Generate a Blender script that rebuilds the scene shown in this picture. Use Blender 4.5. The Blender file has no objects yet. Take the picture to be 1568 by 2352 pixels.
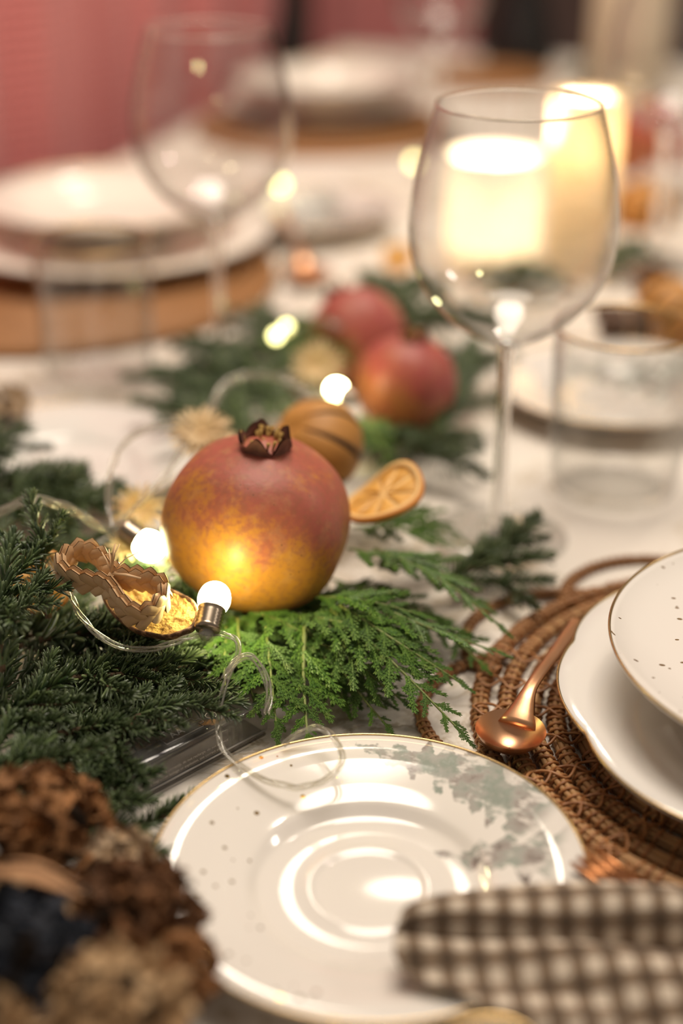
import bpy, math, random
from mathutils import Vector, Matrix, noise as mnoise

# ------------------------------------------------------------------ camera, world, lights, exposure
SC = bpy.context.scene
COL = SC.collection
FPX, CAMH, PITCH = 3400.0, 0.377, math.radians(26.3)
cam_d = bpy.data.cameras.new('camera')
cam_d.sensor_fit = 'VERTICAL'
cam_d.sensor_height = 36.0
cam_d.sensor_width = 24.0
cam_d.lens = FPX / 2352.0 * 36.0
cam_d.clip_start = 0.01
cam_d.dof.use_dof = True
cam_d.dof.focus_distance = 0.633
cam_d.dof.aperture_fstop = 2.3
cam = bpy.data.objects.new('camera', cam_d)
COL.objects.link(cam)
cam.location = (0, 0, CAMH)
cam.rotation_euler = (math.pi / 2 - PITCH, 0, 0)
SC.camera = cam

world = bpy.data.worlds.new('world')
SC.world = world
world.use_nodes = True
bg = world.node_tree.nodes['Background']
bg.inputs[0].default_value = (1.0, 0.87, 0.74, 1)
bg.inputs[1].default_value = 0.22

def area(name, loc, target, sx, sy, power, color):
    l = bpy.data.lights.new(name, 'AREA')
    l.shape = 'ELLIPSE'; l.size = sx; l.size_y = sy; l.energy = power; l.color = color
    o = bpy.data.objects.new(name, l)
    COL.objects.link(o)
    o.location = loc
    o.rotation_euler = (Vector(target) - Vector(loc)).to_track_quat('-Z', 'Y').to_euler()
    return o
area('ceiling_panel', (0.1, 1.05, 2.05), (0.1, 1.05, 0), 1.15, 1.05, 42, (1.0, 0.88, 0.745))
area('room_lamp', (-0.12, 2.7, 1.95), (0, 0.8, 0), 0.34, 0.26, 5.5, (1.0, 0.88, 0.72))
area('ceiling_lamp', (0.7, 1.5, 1.9), (0.0, 0.8, 0), 0.07, 0.07, 3, (1.0, 0.86, 0.70))
area('side_lamp', (1.6, 0.9, 1.1), (0, 0.6, 0), 0.05, 0.25, 3.5, (1.0, 0.9, 0.8))

SC.view_settings.view_transform = 'Standard'
SC.view_settings.look = 'None'
SC.view_settings.gamma = 1.0
SC.view_settings.use_curve_mapping = False
SC.view_settings.exposure = 0.08
SC.cycles.use_denoising = True
SC.cycles.transparent_max_bounces = 32
SC.cycles.max_bounces = 10
SC.cycles.caustics_reflective = False
SC.cycles.sample_clamp_indirect = 6.0

# ------------------------------------------------------------------ helpers
def ray(px, py):
    dx = (px - 784) / FPX; dy = -(py - 1176) / FPX
    return Vector((dx, math.cos(PITCH) + dy * math.sin(PITCH), -math.sin(PITCH) + dy * math.cos(PITCH)))
def at(px, py, z=0.0):
    r = ray(px, py); t = (z - CAMH) / r.z
    return Vector((r.x * t, r.y * t, z))
def atd(px, py, d):
    r = ray(px, py)
    return Vector((r.x * d, r.y * d, CAMH + r.z * d))
def aty(px, py, Y):
    r = ray(px, py); t = Y / r.y
    return Vector((r.x * t, Y, CAMH + r.z * t))

def empty(name, loc=(0, 0, 0), rot=(0, 0, 0), parent=None):
    o = bpy.data.objects.new(name, None)
    o.empty_display_size = 0.01
    COL.objects.link(o)
    o.location = loc; o.rotation_euler = rot
    if parent: o.parent = parent
    return o
def tag(o, label=None, cat=None, group=None, kind=None):
    if label: o['label'] = label
    if cat: o['category'] = cat
    if group: o['group'] = group
    if kind: o['kind'] = kind
    return o
def link(name, me, parent=None, mat=None):
    o = bpy.data.objects.new(name, me)
    COL.objects.link(o)
    if parent: o.parent = parent
    if mat is not None and not me.materials: me.materials.append(mat)
    return o
def copy_tree(o, parent=None):
    c = o.copy()
    COL.objects.link(c)
    if parent: c.parent = parent
    for ch in o.children: copy_tree(ch, c)
    return c

class MB:
    def __init__(s):
        s.v = []; s.f = []; s.uv = None
    def add(s, vs, fs):
        n = len(s.v)
        s.v.extend([tuple(p) for p in vs])
        s.f.extend([tuple(i + n for i in f) for f in fs])
    def mesh(s, name, mat, smooth=True):
        me = bpy.data.meshes.new(name)
        me.from_pydata(s.v, [], s.f)
        if smooth:
            me.polygons.foreach_set('use_smooth', [True] * len(me.polygons))
        if mat: me.materials.append(mat)
        me.update()
        return me
    def obj(s, name, mat, parent=None, smooth=True):
        return link(name, s.mesh(name, mat, smooth), parent)
    def lathe(s, prof, n=64, rfun=None, origin=(0, 0, 0), closed=False):
        ox, oy, oz = origin
        vs = []; fs = []
        rows = []
        for (r, z) in prof:
            if r < 1e-6:
                rows.append([len(vs)]); vs.append((ox, oy, oz + z)); continue
            row = []
            for k in range(n):
                a = 2 * math.pi * k / n
                rr = r * (rfun(a, r, z) if rfun else 1.0)
                row.append(len(vs)); vs.append((ox + rr * math.cos(a), oy + rr * math.sin(a), oz + z))
            rows.append(row)
        m = len(rows)
        for i in range(m if closed else m - 1):
            a, b = rows[i], rows[(i + 1) % m]
            for k in range(n):
                k2 = (k + 1) % n
                if len(a) == 1 and len(b) == 1: continue
                if len(a) == 1: fs.append((a[0], b[k2], b[k]))
                elif len(b) == 1: fs.append((a[k], a[k2], b[0]))
                else: fs.append((a[k], a[k2], b[k2], b[k]))
        s.add(vs, fs)
    def tube(s, pts, r, n=6, closed=False, cap=True, flat=1.0, up=None):
        pts = [Vector(p) for p in pts]
        N = len(pts)
        rad = (lambda i: r[i]) if isinstance(r, (list, tuple)) else (lambda i: r)
        vs = []; fs = []
        nrm = None
        for i in range(N):
            if closed: t = pts[(i + 1) % N] - pts[i - 1]
            else: t = pts[min(i + 1, N - 1)] - pts[max(i - 1, 0)]
            t.normalize()
            if up is not None:
                nrm = up - t * up.dot(t)
            elif nrm is None:
                ref = Vector((0, 0, 1)) if abs(t.z) < 0.9 else Vector((1, 0, 0))
                nrm = ref - t * ref.dot(t)
            else:
                nrm = nrm - t * nrm.dot(t)
            nrm.normalize()
            b = t.cross(nrm)
            for k in range(n):
                a = 2 * math.pi * k / n
                vs.append(pts[i] + (nrm * math.cos(a) * flat + b * math.sin(a)) * rad(i))
        for i in range(N if closed else N - 1):
            j = (i + 1) % N
            for k in range(n):
                k2 = (k + 1) % n
                fs.append((i * n + k, i * n + k2, j * n + k2, j * n + k))
        if cap and not closed:
            fs.append(tuple(range(n))[::-1]); fs.append(tuple((N - 1) * n + k for k in range(n)))
        s.add(vs, fs)
    def box(s, c, d, M=None):
        vs = []
        for x in (-1, 1):
            for y in (-1, 1):
                for z in (-1, 1):
                    p = Vector((c[0] + x * d[0] / 2, c[1] + y * d[1] / 2, c[2] + z * d[2] / 2))
                    vs.append(M @ p if M else p)
        s.add(vs, [(0, 1, 3, 2), (4, 6, 7, 5), (0, 4, 5, 1), (2, 3, 7, 6), (0, 2, 6, 4), (1, 5, 7, 3)])
    def grid(s, fn, nu, nv, closeu=False):
        vs = [fn(i / (nu if closeu else nu - 1), j / (nv - 1)) for j in range(nv) for i in range(nu)]
        fs = []
        for j in range(nv - 1):
            for i in range(nu if closeu else nu - 1):
                i2 = (i + 1) % nu
                fs.append((j * nu + i, j * nu + i2, (j + 1) * nu + i2, (j + 1) * nu + i))
        s.add(vs, fs)

def spline(pts, per=8, closed=False):
    P = [Vector(p) for p in pts]
    out = []
    n = len(P)
    for i in range(n if closed else n - 1):
        if closed: a, b, c, d = P[i - 1], P[i], P[(i + 1) % n], P[(i + 2) % n]
        else: a, b, c, d = P[max(i - 1, 0)], P[i], P[i + 1], P[min(i + 2, n - 1)]
        for k in range(per):
            t = k / per
            out.append(0.5 * ((2 * b) + (c - a) * t + (2 * a - 5 * b + 4 * c - d) * t * t + (3 * b - a - 3 * c + d) * t ** 3))
    if not closed: out.append(P[-1])
    return out
def resample(pts, n, closed=False):
    pts = list(pts) + ([pts[0]] if closed else [])
    L = [0]
    for i in range(1, len(pts)): L.append(L[-1] + (pts[i] - pts[i - 1]).length)
    out = []; j = 0
    for k in range(n):
        d = L[-1] * k / (n if closed else n - 1)
        while j < len(L) - 2 and L[j + 1] < d: j += 1
        t = (d - L[j]) / max(L[j + 1] - L[j], 1e-9)
        out.append(pts[j].lerp(pts[j + 1], t))
    return out
def frame(pos, xdir, up=(0, 0, 1), scale=1.0):
    x = Vector(xdir).normalized()
    up = Vector(up)
    z = up - x * up.dot(x)
    if z.length < 1e-4: z = Vector((1, 0, 0)) - x * x.x
    z.normalize()
    y = z.cross(x)
    M = Matrix((x, y, z)).transposed().to_4x4()
    M = M @ Matrix.Scale(scale, 4)
    M.translation = Vector(pos)
    return M

# ------------------------------------------------------------------ materials
class E:                                   # a socket with arithmetic
    def __init__(s, T, sock): s.T = T; s.s = sock
    def _m(s, op, *o, **k): return math_node(s.T, op, s, *o, **k)
    def __add__(s, o): return s._m('ADD', o)
    def __radd__(s, o): return s._m('ADD', o)
    def __sub__(s, o): return s._m('SUBTRACT', o)
    def __rsub__(s, o): return math_node(s.T, 'SUBTRACT', o, s)
    def __mul__(s, o): return s._m('MULTIPLY', o)
    def __rmul__(s, o): return s._m('MULTIPLY', o)
    def __truediv__(s, o): return s._m('DIVIDE', o)
    def lt(s, o): return s._m('LESS_THAN', o)
    def gt(s, o): return s._m('GREATER_THAN', o)
    def abs(s): return s._m('ABSOLUTE')
    def sin(s): return s._m('SINE')
    def pow(s, o): return s._m('POWER', o)
    def max(s, o): return s._m('MAXIMUM', o)
    def min(s, o): return s._m('MINIMUM', o)
    def step(s, a, b):                     # smooth 0..1 between a and b
        n = s.T.nodes.new('ShaderNodeMapRange'); n.interpolation_type = 'SMOOTHSTEP'
        put(s.T, n.inputs[0], s); n.inputs[1].default_value = a; n.inputs[2].default_value = b
        return E(s.T, n.outputs[0])
def put(T, inp, v):
    if isinstance(v, E): T.links.new(v.s, inp)
    elif isinstance(v, (tuple, list)) and len(v) == 3 and inp.type == 'RGBA': inp.default_value = (*v, 1)
    else: inp.default_value = v
def math_node(T, op, *a):
    n = T.nodes.new('ShaderNodeMath'); n.operation = op
    for i, v in enumerate(a): put(T, n.inputs[i], v)
    return E(T, n.outputs[0])
class Mat:
    def __init__(s, name):
        s.m = bpy.data.materials.new(name); s.m.use_nodes = True
        s.T = s.m.node_tree
        s.b = s.T.nodes['Principled BSDF']; s.out = s.T.nodes['Material Output']
    def coord(s, which='Object'):
        n = s.T.nodes.new('ShaderNodeTexCoord'); return E(s.T, n.outputs[which])
    def sep(s, v):
        n = s.T.nodes.new('ShaderNodeSeparateXYZ'); put(s.T, n.inputs[0], v)
        return [E(s.T, o) for o in n.outputs]
    def comb(s, x, y, z=0.0):
        n = s.T.nodes.new('ShaderNodeCombineXYZ')
        for i, v in enumerate((x, y, z)): put(s.T, n.inputs[i], v)
        return E(s.T, n.outputs[0])
    def noise(s, v, scale, detail=3, rough=0.55, dist=0.0):
        n = s.T.nodes.new('ShaderNodeTexNoise'); put(s.T, n.inputs['Vector'], v)
        n.inputs['Scale'].default_value = scale; n.inputs['Detail'].default_value = detail
        n.inputs['Roughness'].default_value = rough; n.inputs['Distortion'].default_value = dist
        return E(s.T, n.outputs[0])
    def voro(s, v, scale, feature='F1', rand=1.0):
        n = s.T.nodes.new('ShaderNodeTexVoronoi'); n.feature = feature
        put(s.T, n.inputs['Vector'], v); n.inputs['Scale'].default_value = scale
        n.inputs['Randomness'].default_value = rand
        c = s.T.nodes.new('ShaderNodeSeparateColor')
        if feature == 'F1': s.T.links.new(n.outputs['Color'], c.inputs[0])
        return E(s.T, n.outputs['Distance']), E(s.T, c.outputs[0]), E(s.T, c.outputs[1])
    def mix(s, f, a, b):
        n = s.T.nodes.new('ShaderNodeMix'); n.data_type = 'RGBA'
        put(s.T, n.inputs[0], f); put(s.T, n.inputs[6], a); put(s.T, n.inputs[7], b)
        return E(s.T, n.outputs[2])
    def ramp(s, f, *stops):
        n = s.T.nodes.new('ShaderNodeValToRGB'); put(s.T, n.inputs[0], f)
        el = n.color_ramp.elements
        while len(el) < len(stops): el.new(0.5)
        for e, (p, c) in zip(el, stops): e.position = p; e.color = (*c, 1)
        return E(s.T, n.outputs[0])
    def island(s):
        n = s.T.nodes.new('ShaderNodeNewGeometry'); return E(s.T, n.outputs['Random Per Island'])
    def objrand(s):
        n = s.T.nodes.new('ShaderNodeObjectInfo'); return E(s.T, n.outputs['Random'])
    def set(s, **k):
        names = dict(color='Base Color', rough='Roughness', metal='Metallic', spec='Specular IOR Level', trans='Transmission Weight',
                     ior='IOR', coat='Coat Weight', sheen='Sheen Weight', emit='Emission Color', estr='Emission Strength',
                     sss='Subsurface Weight', alpha='Alpha')
        for a, v in k.items(): put(s.T, s.b.inputs[names[a]], v)
        return s
    def bump(s, h, strength=0.3, dist=0.001):
        n = s.T.nodes.new('ShaderNodeBump'); put(s.T, n.inputs['Height'], h)
        n.inputs['Strength'].default_value = strength; n.inputs['Distance'].default_value = dist
        s.T.links.new(n.outputs[0], s.b.inputs['Normal'])
        return s
def plain(name, color, rough=0.5, **k): return Mat(name).set(color=color, rough=rough, **k).m
def srgb(r, g, b):
    f = lambda c: c / 12.92 if c <= 0.04045 else ((c + 0.055) / 1.055) ** 2.4
    return (f(r / 255), f(g / 255), f(b / 255))

def clear_mat(name, tint=(1, 1, 1), ior=1.5, extra=0.0, rough=0.0, diffuse=0.0, dcol=(0.9, 0.88, 0.84), edge=0.74):
    M = Mat(name); T = M.T
    T.nodes.remove(M.b)
    tr = T.nodes.new('ShaderNodeBsdfTransparent'); lw = T.nodes.new('ShaderNodeLayerWeight'); lw.inputs[0].default_value = 0.5
    put(T, tr.inputs[0], M.mix(E(T, lw.outputs['Facing']).pow(2.6), tint, tuple(k * edge for k in tint)))
    gl = T.nodes.new('ShaderNodeBsdfGlossy'); gl.inputs['Roughness'].default_value = rough
    fr = T.nodes.new('ShaderNodeFresnel')
    ge = T.nodes.new('ShaderNodeNewGeometry')       # both faces of the thin wall reflect alike
    put(T, fr.inputs[0], E(T, ge.outputs['Backfacing']) * (1.0 / ior - ior) + ior)
    f = E(T, fr.outputs[0]) + extra
    mx = T.nodes.new('ShaderNodeMixShader')
    put(T, mx.inputs[0], f); T.links.new(tr.outputs[0], mx.inputs[1]); T.links.new(gl.outputs[0], mx.inputs[2])
    last = mx.outputs[0]
    if diffuse:
        d = T.nodes.new('ShaderNodeBsdfDiffuse'); d.inputs[0].default_value = (*dcol, 1)
        m2 = T.nodes.new('ShaderNodeMixShader'); m2.inputs[0].default_value = diffuse
        T.links.new(last, m2.inputs[1]); T.links.new(d.outputs[0], m2.inputs[2]); last = m2.outputs[0]
    T.links.new(last, M.out.inputs[0])
    return M.m

GLASS = clear_mat('clear_glass', (0.985, 0.985, 0.98), 1.5)
PLASTIC = clear_mat('clear_plastic', (0.93, 0.92, 0.90), 1.5, 0.03, 0.06, 0.05)
WIRE = clear_mat('clear_wire', (0.86, 0.84, 0.78), 1.55, 0.08, 0.10, 0.12, (0.85, 0.80, 0.70))
SOLIDGLASS = Mat('solid_glass').set(color=(1, 1, 1), rough=0.0, trans=1.0, ior=1.5).m
PORC = plain('white_porcelain', (0.77, 0.735, 0.69), 0.12, coat=0.3)
PORC_IVORY = plain('ivory_porcelain', (0.84, 0.79, 0.70), 0.15, coat=0.3)
GOLD = plain('gold_rim', (0.62, 0.43, 0.20), 0.25, metal=1.0)
COPPER = plain('brushed_copper', (0.70, 0.38, 0.21), 0.34, metal=1.0)
M_ = Mat('dark_copper'); M_.set(color=M_.ramp(M_.noise(M_.coord(), 300), (0.3, (0.34, 0.13, 0.05)), (0.7, (0.55, 0.24, 0.10))), rough=0.3, metal=0.9); DCOPPER = M_.m
NICKEL = plain('brown_nickel', (0.36, 0.29, 0.22), 0.3, metal=1.0)
def emis(name, col, strength):
    M = Mat(name); M.set(color=(0.9, 0.9, 0.8), emit=col, estr=strength, rough=0.2); return M.m
BULB = emis('lit_bulb', (1.0, 0.95, 0.46), 58.0)
BULB_FAR = emis('lit_bulb_far', (1.0, 0.92, 0.36), 7.0)
FLAME = emis('flame', (1.0, 0.62, 0.22), 60.0)

M_ = Mat('fir_needle'); r_ = M_.island(); o_ = M_.objrand()
c_ = M_.mix(r_.pow(1.3), (0.011, 0.032, 0.007), (0.125, 0.175, 0.060)); c_ = M_.mix(o_ * 0.5, c_, (0.115, 0.155, 0.075))
nz_ = M_.noise(M_.coord(), 120, 2)
M_.set(color=M_.mix(nz_.step(0.55, 0.75) * 0.45, c_, (0.24, 0.28, 0.16)), rough=0.36, spec=0.6); NEEDLE = M_.m
M_ = Mat('fir_bark'); M_.set(color=M_.mix(M_.noise(M_.coord(), 500), (0.05, 0.03, 0.015), (0.14, 0.08, 0.035)), rough=0.8); BARK = M_.m
M_ = Mat('cedar_scale'); r_ = M_.island(); o_ = M_.objrand()
c_ = M_.mix(r_, (0.045, 0.120, 0.014), (0.140, 0.250, 0.035)); c_ = M_.mix(o_ * 0.6, c_, (0.085, 0.135, 0.045))
nz_ = M_.noise(M_.coord(), 60, 2)
M_.set(color=M_.mix(nz_.step(0.62, 0.8) * 0.35, c_, (0.20, 0.20, 0.06)), rough=0.48, spec=0.4); CEDAR = M_.m
CEDARSTEM = plain('cedar_stem', (0.17, 0.20, 0.05), 0.6)

M_ = Mat('tablecloth'); co = M_.coord(); x_, y_, z_ = M_.sep(co)
big = M_.noise(co, 9, 2); lines = (M_.noise(co, 34, 4, 0.6, 1.2) - 0.5).abs().step(0.035, 0.008)
hatch = (M_.noise(co, 150, 2) - 0.5).abs().step(0.09, 0.02) * M_.noise(co, 22, 2).step(0.52, 0.62)
wash = M_.noise(co, 30, 3).step(0.50, 0.66) * 0.55
pr = ((lines + hatch + wash) * big.step(0.42, 0.56)).min(1.0)
wv = ((x_ * 7200).sin() * (y_ * 7200).sin())
M_.set(color=M_.mix(pr * 0.6, (0.80, 0.735, 0.655), (0.42, 0.32, 0.19)), rough=0.9)
M_.bump(wv, 0.35, 0.0004); CLOTH = M_.m

M_ = Mat('rope_stalk'); r_ = M_.island(); M_.set(color=M_.mix(r_, (0.24, 0.115, 0.04), (0.43, 0.235, 0.095)), rough=0.6)
M_.bump(M_.noise(M_.coord(), 900, 2), 0.3, 0.0003); STALK = M_.m
M_ = Mat('cane_wrap'); r_ = M_.objrand(); M_.set(color=M_.mix(r_, (0.26, 0.10, 0.03), (0.42, 0.19, 0.07)), rough=0.45); CANE = M_.m
M_ = Mat('woven_mat'); co = M_.coord(); x_, y_, z_ = M_.sep(co)
M_.set(color=M_.mix(M_.noise(co, 90, 3), (0.20, 0.085, 0.025), (0.42, 0.20, 0.07)), rough=0.6); WOVEN = M_.m

def print_mat(name, trees, dots=True, dotside=-1, strength=1.0):
    """white glaze with watercolour fir trees lying along the rim and scattered gold dots (flat print)"""
    M = Mat(name); co = M.coord(); x, y, z = M.sep(co)
    wob = M.noise(co, 70, 3); wob2 = M.noise(co, 260, 3, 0.6)
    total = None
    for (ax, ay, dx, dy, ln, wd) in trees:
        px = x - ax; py = y - ay
        s = px * dx + py * dy
        t = (py * dx - px * dy).abs()
        jag = (s * 560 + wob * 9).sin() * 0.28 + 0.72
        wdt = (s * wd) * jag + 0.0006
        inside = (wdt - t + (wob2 - 0.5) * 0.006).step(-0.0002, 0.0007) * s.gt(0.0) * (ln - s).step(-0.004, 0.006)
        blot = (M.noise(M.comb(s * 0.55, t * 1.0, z), 210, 3, 0.6)).step(0.36, 0.50)
        m = inside * (blot * 0.85 + 0.15)
        total = m if total is None else total.max(m)
    tone = M.noise(co, 95, 4, 0.6)
    tint = M.ramp(tone, (0.32, (0.10, 0.07, 0.06)), (0.40, (0.29, 0.25, 0.225)), (0.50, (0.33, 0.325, 0.29)), (0.60, (0.22, 0.26, 0.215)), (0.72, (0.40, 0.405, 0.37)))
    base = (0.74, 0.69, 0.635)
    c = M.mix((total * 0.9 * strength).min(1.0), base, tint)
    metal = 0.0
    if dots:
        d, c1, c2 = M.voro(M.comb(x, y, 0.0), 165.0)
        r2 = (x * x + y * y)
        dm = d.lt(0.105 + c2 * 0.09) * c1.gt(0.36) * r2.gt(0.046 ** 2) * (x * dotside).gt(0.010)
        c = M.mix(dm, c, (0.48, 0.30, 0.10)); metal = dm * 0.8
    M.set(color=c, rough=0.10, coat=0.35, metal=metal)
    return M.m
M_ = Mat('speckled_glaze'); co = M_.coord(); x_, y_, z_ = M_.sep(co)
d, c1, c2 = M_.voro(M_.comb(x_ * 0.75, y_ * 1.25, 0.0), 200.0)
dm = d.lt(0.08 + c2 * 0.15) * c1.gt(0.30) * (M_.noise(co, 22, 2)).gt(0.40) 
M_.set(color=M_.mix(dm, (0.78, 0.725, 0.665), (0.42, 0.24, 0.09)), rough=0.16, metal=dm * 0.7, coat=0.3); SPECKLE = M_.m

M_ = Mat('gingham'); uv = M_.coord('UV'); u_, v_, w_ = M_.sep(uv)
sq = lambda e: (e * (2 * math.pi / 0.0106)).sin().step(-0.25, 0.25)
cnt = (sq(u_) + sq(v_)) * 0.5
M_.set(color=M_.ramp(cnt, (0.0, (0.62, 0.52, 0.41)), (0.5, (0.215, 0.148, 0.094)), (1.0, (0.080, 0.050, 0.028))), rough=0.95, sheen=0.2)
M_.bump((u_ * 9000).sin() * (v_ * 9000).sin(), 0.3, 0.0003); GINGHAM = M_.m

def pom_mat(name, gold, red, zc):
    M = Mat(name); co = M.coord(); x, y, z = M.sep(co)
    n1 = M.noise(co, 45, 4); n2 = M.noise(co, 350, 3); sp = M.voro(co, 260)[0]
    f = ((z - zc) * 26 + (n1 - 0.5) * 3.0 + (n2 - 0.5) * 1.2 + 0.5 + x * 9).step(0.0, 1.0)
    c = M.mix(f, gold, red)
    c = M.mix(n2.step(0.42, 0.66) * 0.45, c, (0.28, 0.11, 0.05)); c = M.mix(M.noise(co, 140, 4).step(0.5, 0.7) * 0.22, c, (0.58, 0.30, 0.13))
    c = M.mix(sp.lt(0.10) * M.noise(co, 60, 2).gt(0.5) * 0.7, c, (0.10, 0.05, 0.025))
    M.set(color=c, rough=0.46, spec=0.35); M.bump(n2, 0.25, 0.0006)
    return M.m
POM1 = pom_mat('pomegranate_skin_gold', (0.50, 0.205, 0.032), (0.39, 0.100, 0.066), 0.014)
POM2 = pom_mat('pomegranate_skin_red', (0.40, 0.13, 0.05), (0.38, 0.075, 0.07), 0.0)
M_ = Mat('pomegranate_crown'); M_.set(color=M_.mix(M_.noise(M_.coord(), 250), (0.05, 0.02, 0.012), (0.22, 0.085, 0.055)), rough=0.8); CROWN = M_.m
M_ = Mat('stamen'); M_.set(color=(0.40, 0.24, 0.06), rough=0.8); STAMEN = M_.m
M_ = Mat('dried_orange_peel'); M_.set(color=M_.mix(M_.noise(M_.coord(), 70, 4), (0.40, 0.17, 0.03), (0.58, 0.28, 0.065)), rough=0.55); M_.bump(M_.noise(M_.coord(), 600, 2), 0.25, 0.0005); DPEEL = M_.m
DSLIT = plain('dried_orange_slit', (0.035, 0.018, 0.008), 0.9)
ORANGE_RIND = plain('slice_rind', (0.62, 0.23, 0.03), 0.5)
ORANGE_PITH = plain('slice_pith', (0.80, 0.52, 0.20), 0.6)
M_ = Mat('slice_flesh'); M_.set(color=M_.mix(M_.noise(M_.coord(), 260, 3), (0.62, 0.26, 0.03), (0.85, 0.52, 0.13)), rough=0.4); M_.bump(M_.noise(M_.coord(), 420, 2), 0.5, 0.001); ORANGE_FLESH = M_.m
M_ = Mat('straw'); r_ = M_.objrand(); x_, y_, z_ = M_.sep(M_.coord())
M_.set(color=M_.mix(r_, (0.52, 0.32, 0.16), (0.72, 0.50, 0.29)), rough=0.5); M_.bump(M_.noise(M_.comb(x_ * 0.08, y_, z_), 2500, 2), 0.25, 0.0003); STRAW = M_.m
M_ = Mat('straw_petal'); r_ = M_.objrand(); M_.set(color=M_.mix(r_, (0.62, 0.42, 0.22), (0.78, 0.60, 0.36)), rough=0.55); PETAL = M_.m
M_ = Mat('peel_pulp'); co = M_.coord(); M_.set(color=M_.mix(M_.noise(co, 240, 4), (0.50, 0.24, 0.04), (0.85, 0.58, 0.18)), rough=0.7); M_.bump(M_.noise(co, 420, 4), 0.9, 0.0025); PULP = M_.m
M_ = Mat('peel_rind'); co = M_.coord(); M_.set(color=M_.mix(M_.noise(co, 330, 3).step(0.4, 0.62), (0.10, 0.045, 0.02), (0.36, 0.19, 0.09)), rough=0.7); M_.bump(M_.noise(co, 700, 3), 0.5, 0.0008); RIND = M_.m

# ------------------------------------------------------------------ setting: floor, wall, table, cloth
random.seed(7)
def sheet(name, pts, mat):
    m = MB(); m.add(pts, [tuple(range(len(pts)))]); return m.obj(name, mat, smooth=False)
M_ = Mat('floor_boards'); M_.set(color=M_.mix(M_.noise(M_.coord(), 4), (0.05, 0.03, 0.02), (0.09, 0.055, 0.035)), rough=0.5)
m = MB(); m.box((0, 2, -0.77), (8, 8, 0.04)); tag(m.obj('floor', M_.m, smooth=False), kind='structure')
M_ = Mat('wall_paint'); M_.set(color=M_.mix(M_.noise(M_.coord(), 3), (0.12, 0.07, 0.06), (0.16, 0.10, 0.085)), rough=0.9)
m = MB(); m.box((0, 3.7, 0.4), (8, 0.1, 2.34)); tag(m.obj('wall_back', M_.m, smooth=False), kind='structure')

TC = Vector((0.0, 2.44, 0)); TU = Vector((0.954, -0.300, 0)).normalized(); TV = Vector((TU.y, -TU.x, 0))
TW, TL = 1.72, 2.95
def tp(u, v, z=0.0): return TC + TU * u + TV * v + Vector((0, 0, z))
tb = empty('dining_table', tp(TW / 2, TL / 2, -0.75), (0, 0, math.atan2(TU.y, TU.x)))
tag(tb, 'long dining table hidden beneath the printed cream tablecloth', 'table')
WOOD = plain('table_wood', (0.16, 0.08, 0.035), 0.5)
m = MB(); m.box((0, 0, 0.731), (TW - 0.02, TL - 0.02, 0.032)); m.obj('table_top', WOOD, tb, False)
for sx in (-1, 1):
    for sy in (-1, 1):
        m = MB(); m.box((sx * (TW / 2 - 0.1), sy * (TL / 2 - 0.1), 0.358), (0.07, 0.07, 0.714)); m.obj('leg', WOOD, tb, False)
m = MB()
def cloth_fn(a, b):
    u = a * (TW + 0.36) - 0.18; v = b * (TL + 0.36) - 0.18
    uc = min(max(u, 0), TW); vc = min(max(v, 0), TL)
    dz = abs(u - uc) + abs(v - vc)
    off = 0.006 + 0.012 * math.sin((u if v != vc else v) * 22) if dz > 0 else 0
    su = (-1 if u < 0 else 1 if u > TW else 0); sv = (-1 if v < 0 else 1 if v > TL else 0)
    return tp(uc + su * (0.004 + off * min(1, dz * 9)), vc + sv * (0.004 + off * min(1, dz * 9)), -dz)
m.grid(cloth_fn, 105, 167)
tag(m.obj('tablecloth', CLOTH), 'cream linen tablecloth with beige toile print covering the table', 'tablecloth')

# pink drapes left of and behind the table
M_ = Mat('pink_waffle'); x_, y_, z_ = M_.sep(M_.coord())
rib = ((z_ * 520).sin() * 0.5 + 0.5); rib2 = ((x_ + y_) * 300 + M_.noise(M_.coord(), 8, 2) * 9).sin() * 0.5 + 0.5
M_.set(color=M_.mix(rib * 0.55 + rib2 * 0.35, (0.52, 0.130, 0.125), (0.70, 0.270, 0.255)), rough=0.95, sheen=0.3); M_.bump(rib + rib2 * 0.4, 0.5, 0.003); PINK = M_.m
def drape(label, a, b, lean, mat, amp=0.02):
    t = empty('pink_drape', (0, 0, 0)); tag(t, label, 'curtain')
    a = Vector(a); b = Vector(b); d = (b - a); n = Vector((-d.y, d.x, 0)).normalized()
    def fn(u, w, off=0.0):
        z = -0.72 + 1.55 * w
        e = lean * (z - 0.0) * u
        p = a + d * u + d.normalized() * e
        fold = amp * math.sin(u * d.length * 26 + 1.3) + amp * 0.5 * math.sin(u * d.length * 61)
        return p + n * (fold + off) + Vector((0, 0, z))
    m = MB(); m.grid(fn, 90, 12); m.grid(lambda u, w: fn(u, w, 0.004), 90, 12)
    m.obj('panel', mat, t)
    m = MB(); m.tube([fn(0.5 * i / 20 * 2, 1.0, 0.002) for i in range(21)], 0.008, 6); m.obj('hem', mat, t)
    return t
drape('large dusty pink waffle-weave drape at the upper left behind the white plates', tp(-0.09, 1.6), (-0.103, 2.53, 0), 0.10, PINK)
drape('darker pink drape further back to the right of the slim black vase', (-0.055, 2.95, 0), (0.25, 2.9, 0), 0.0, PINK, 0.012)

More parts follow.
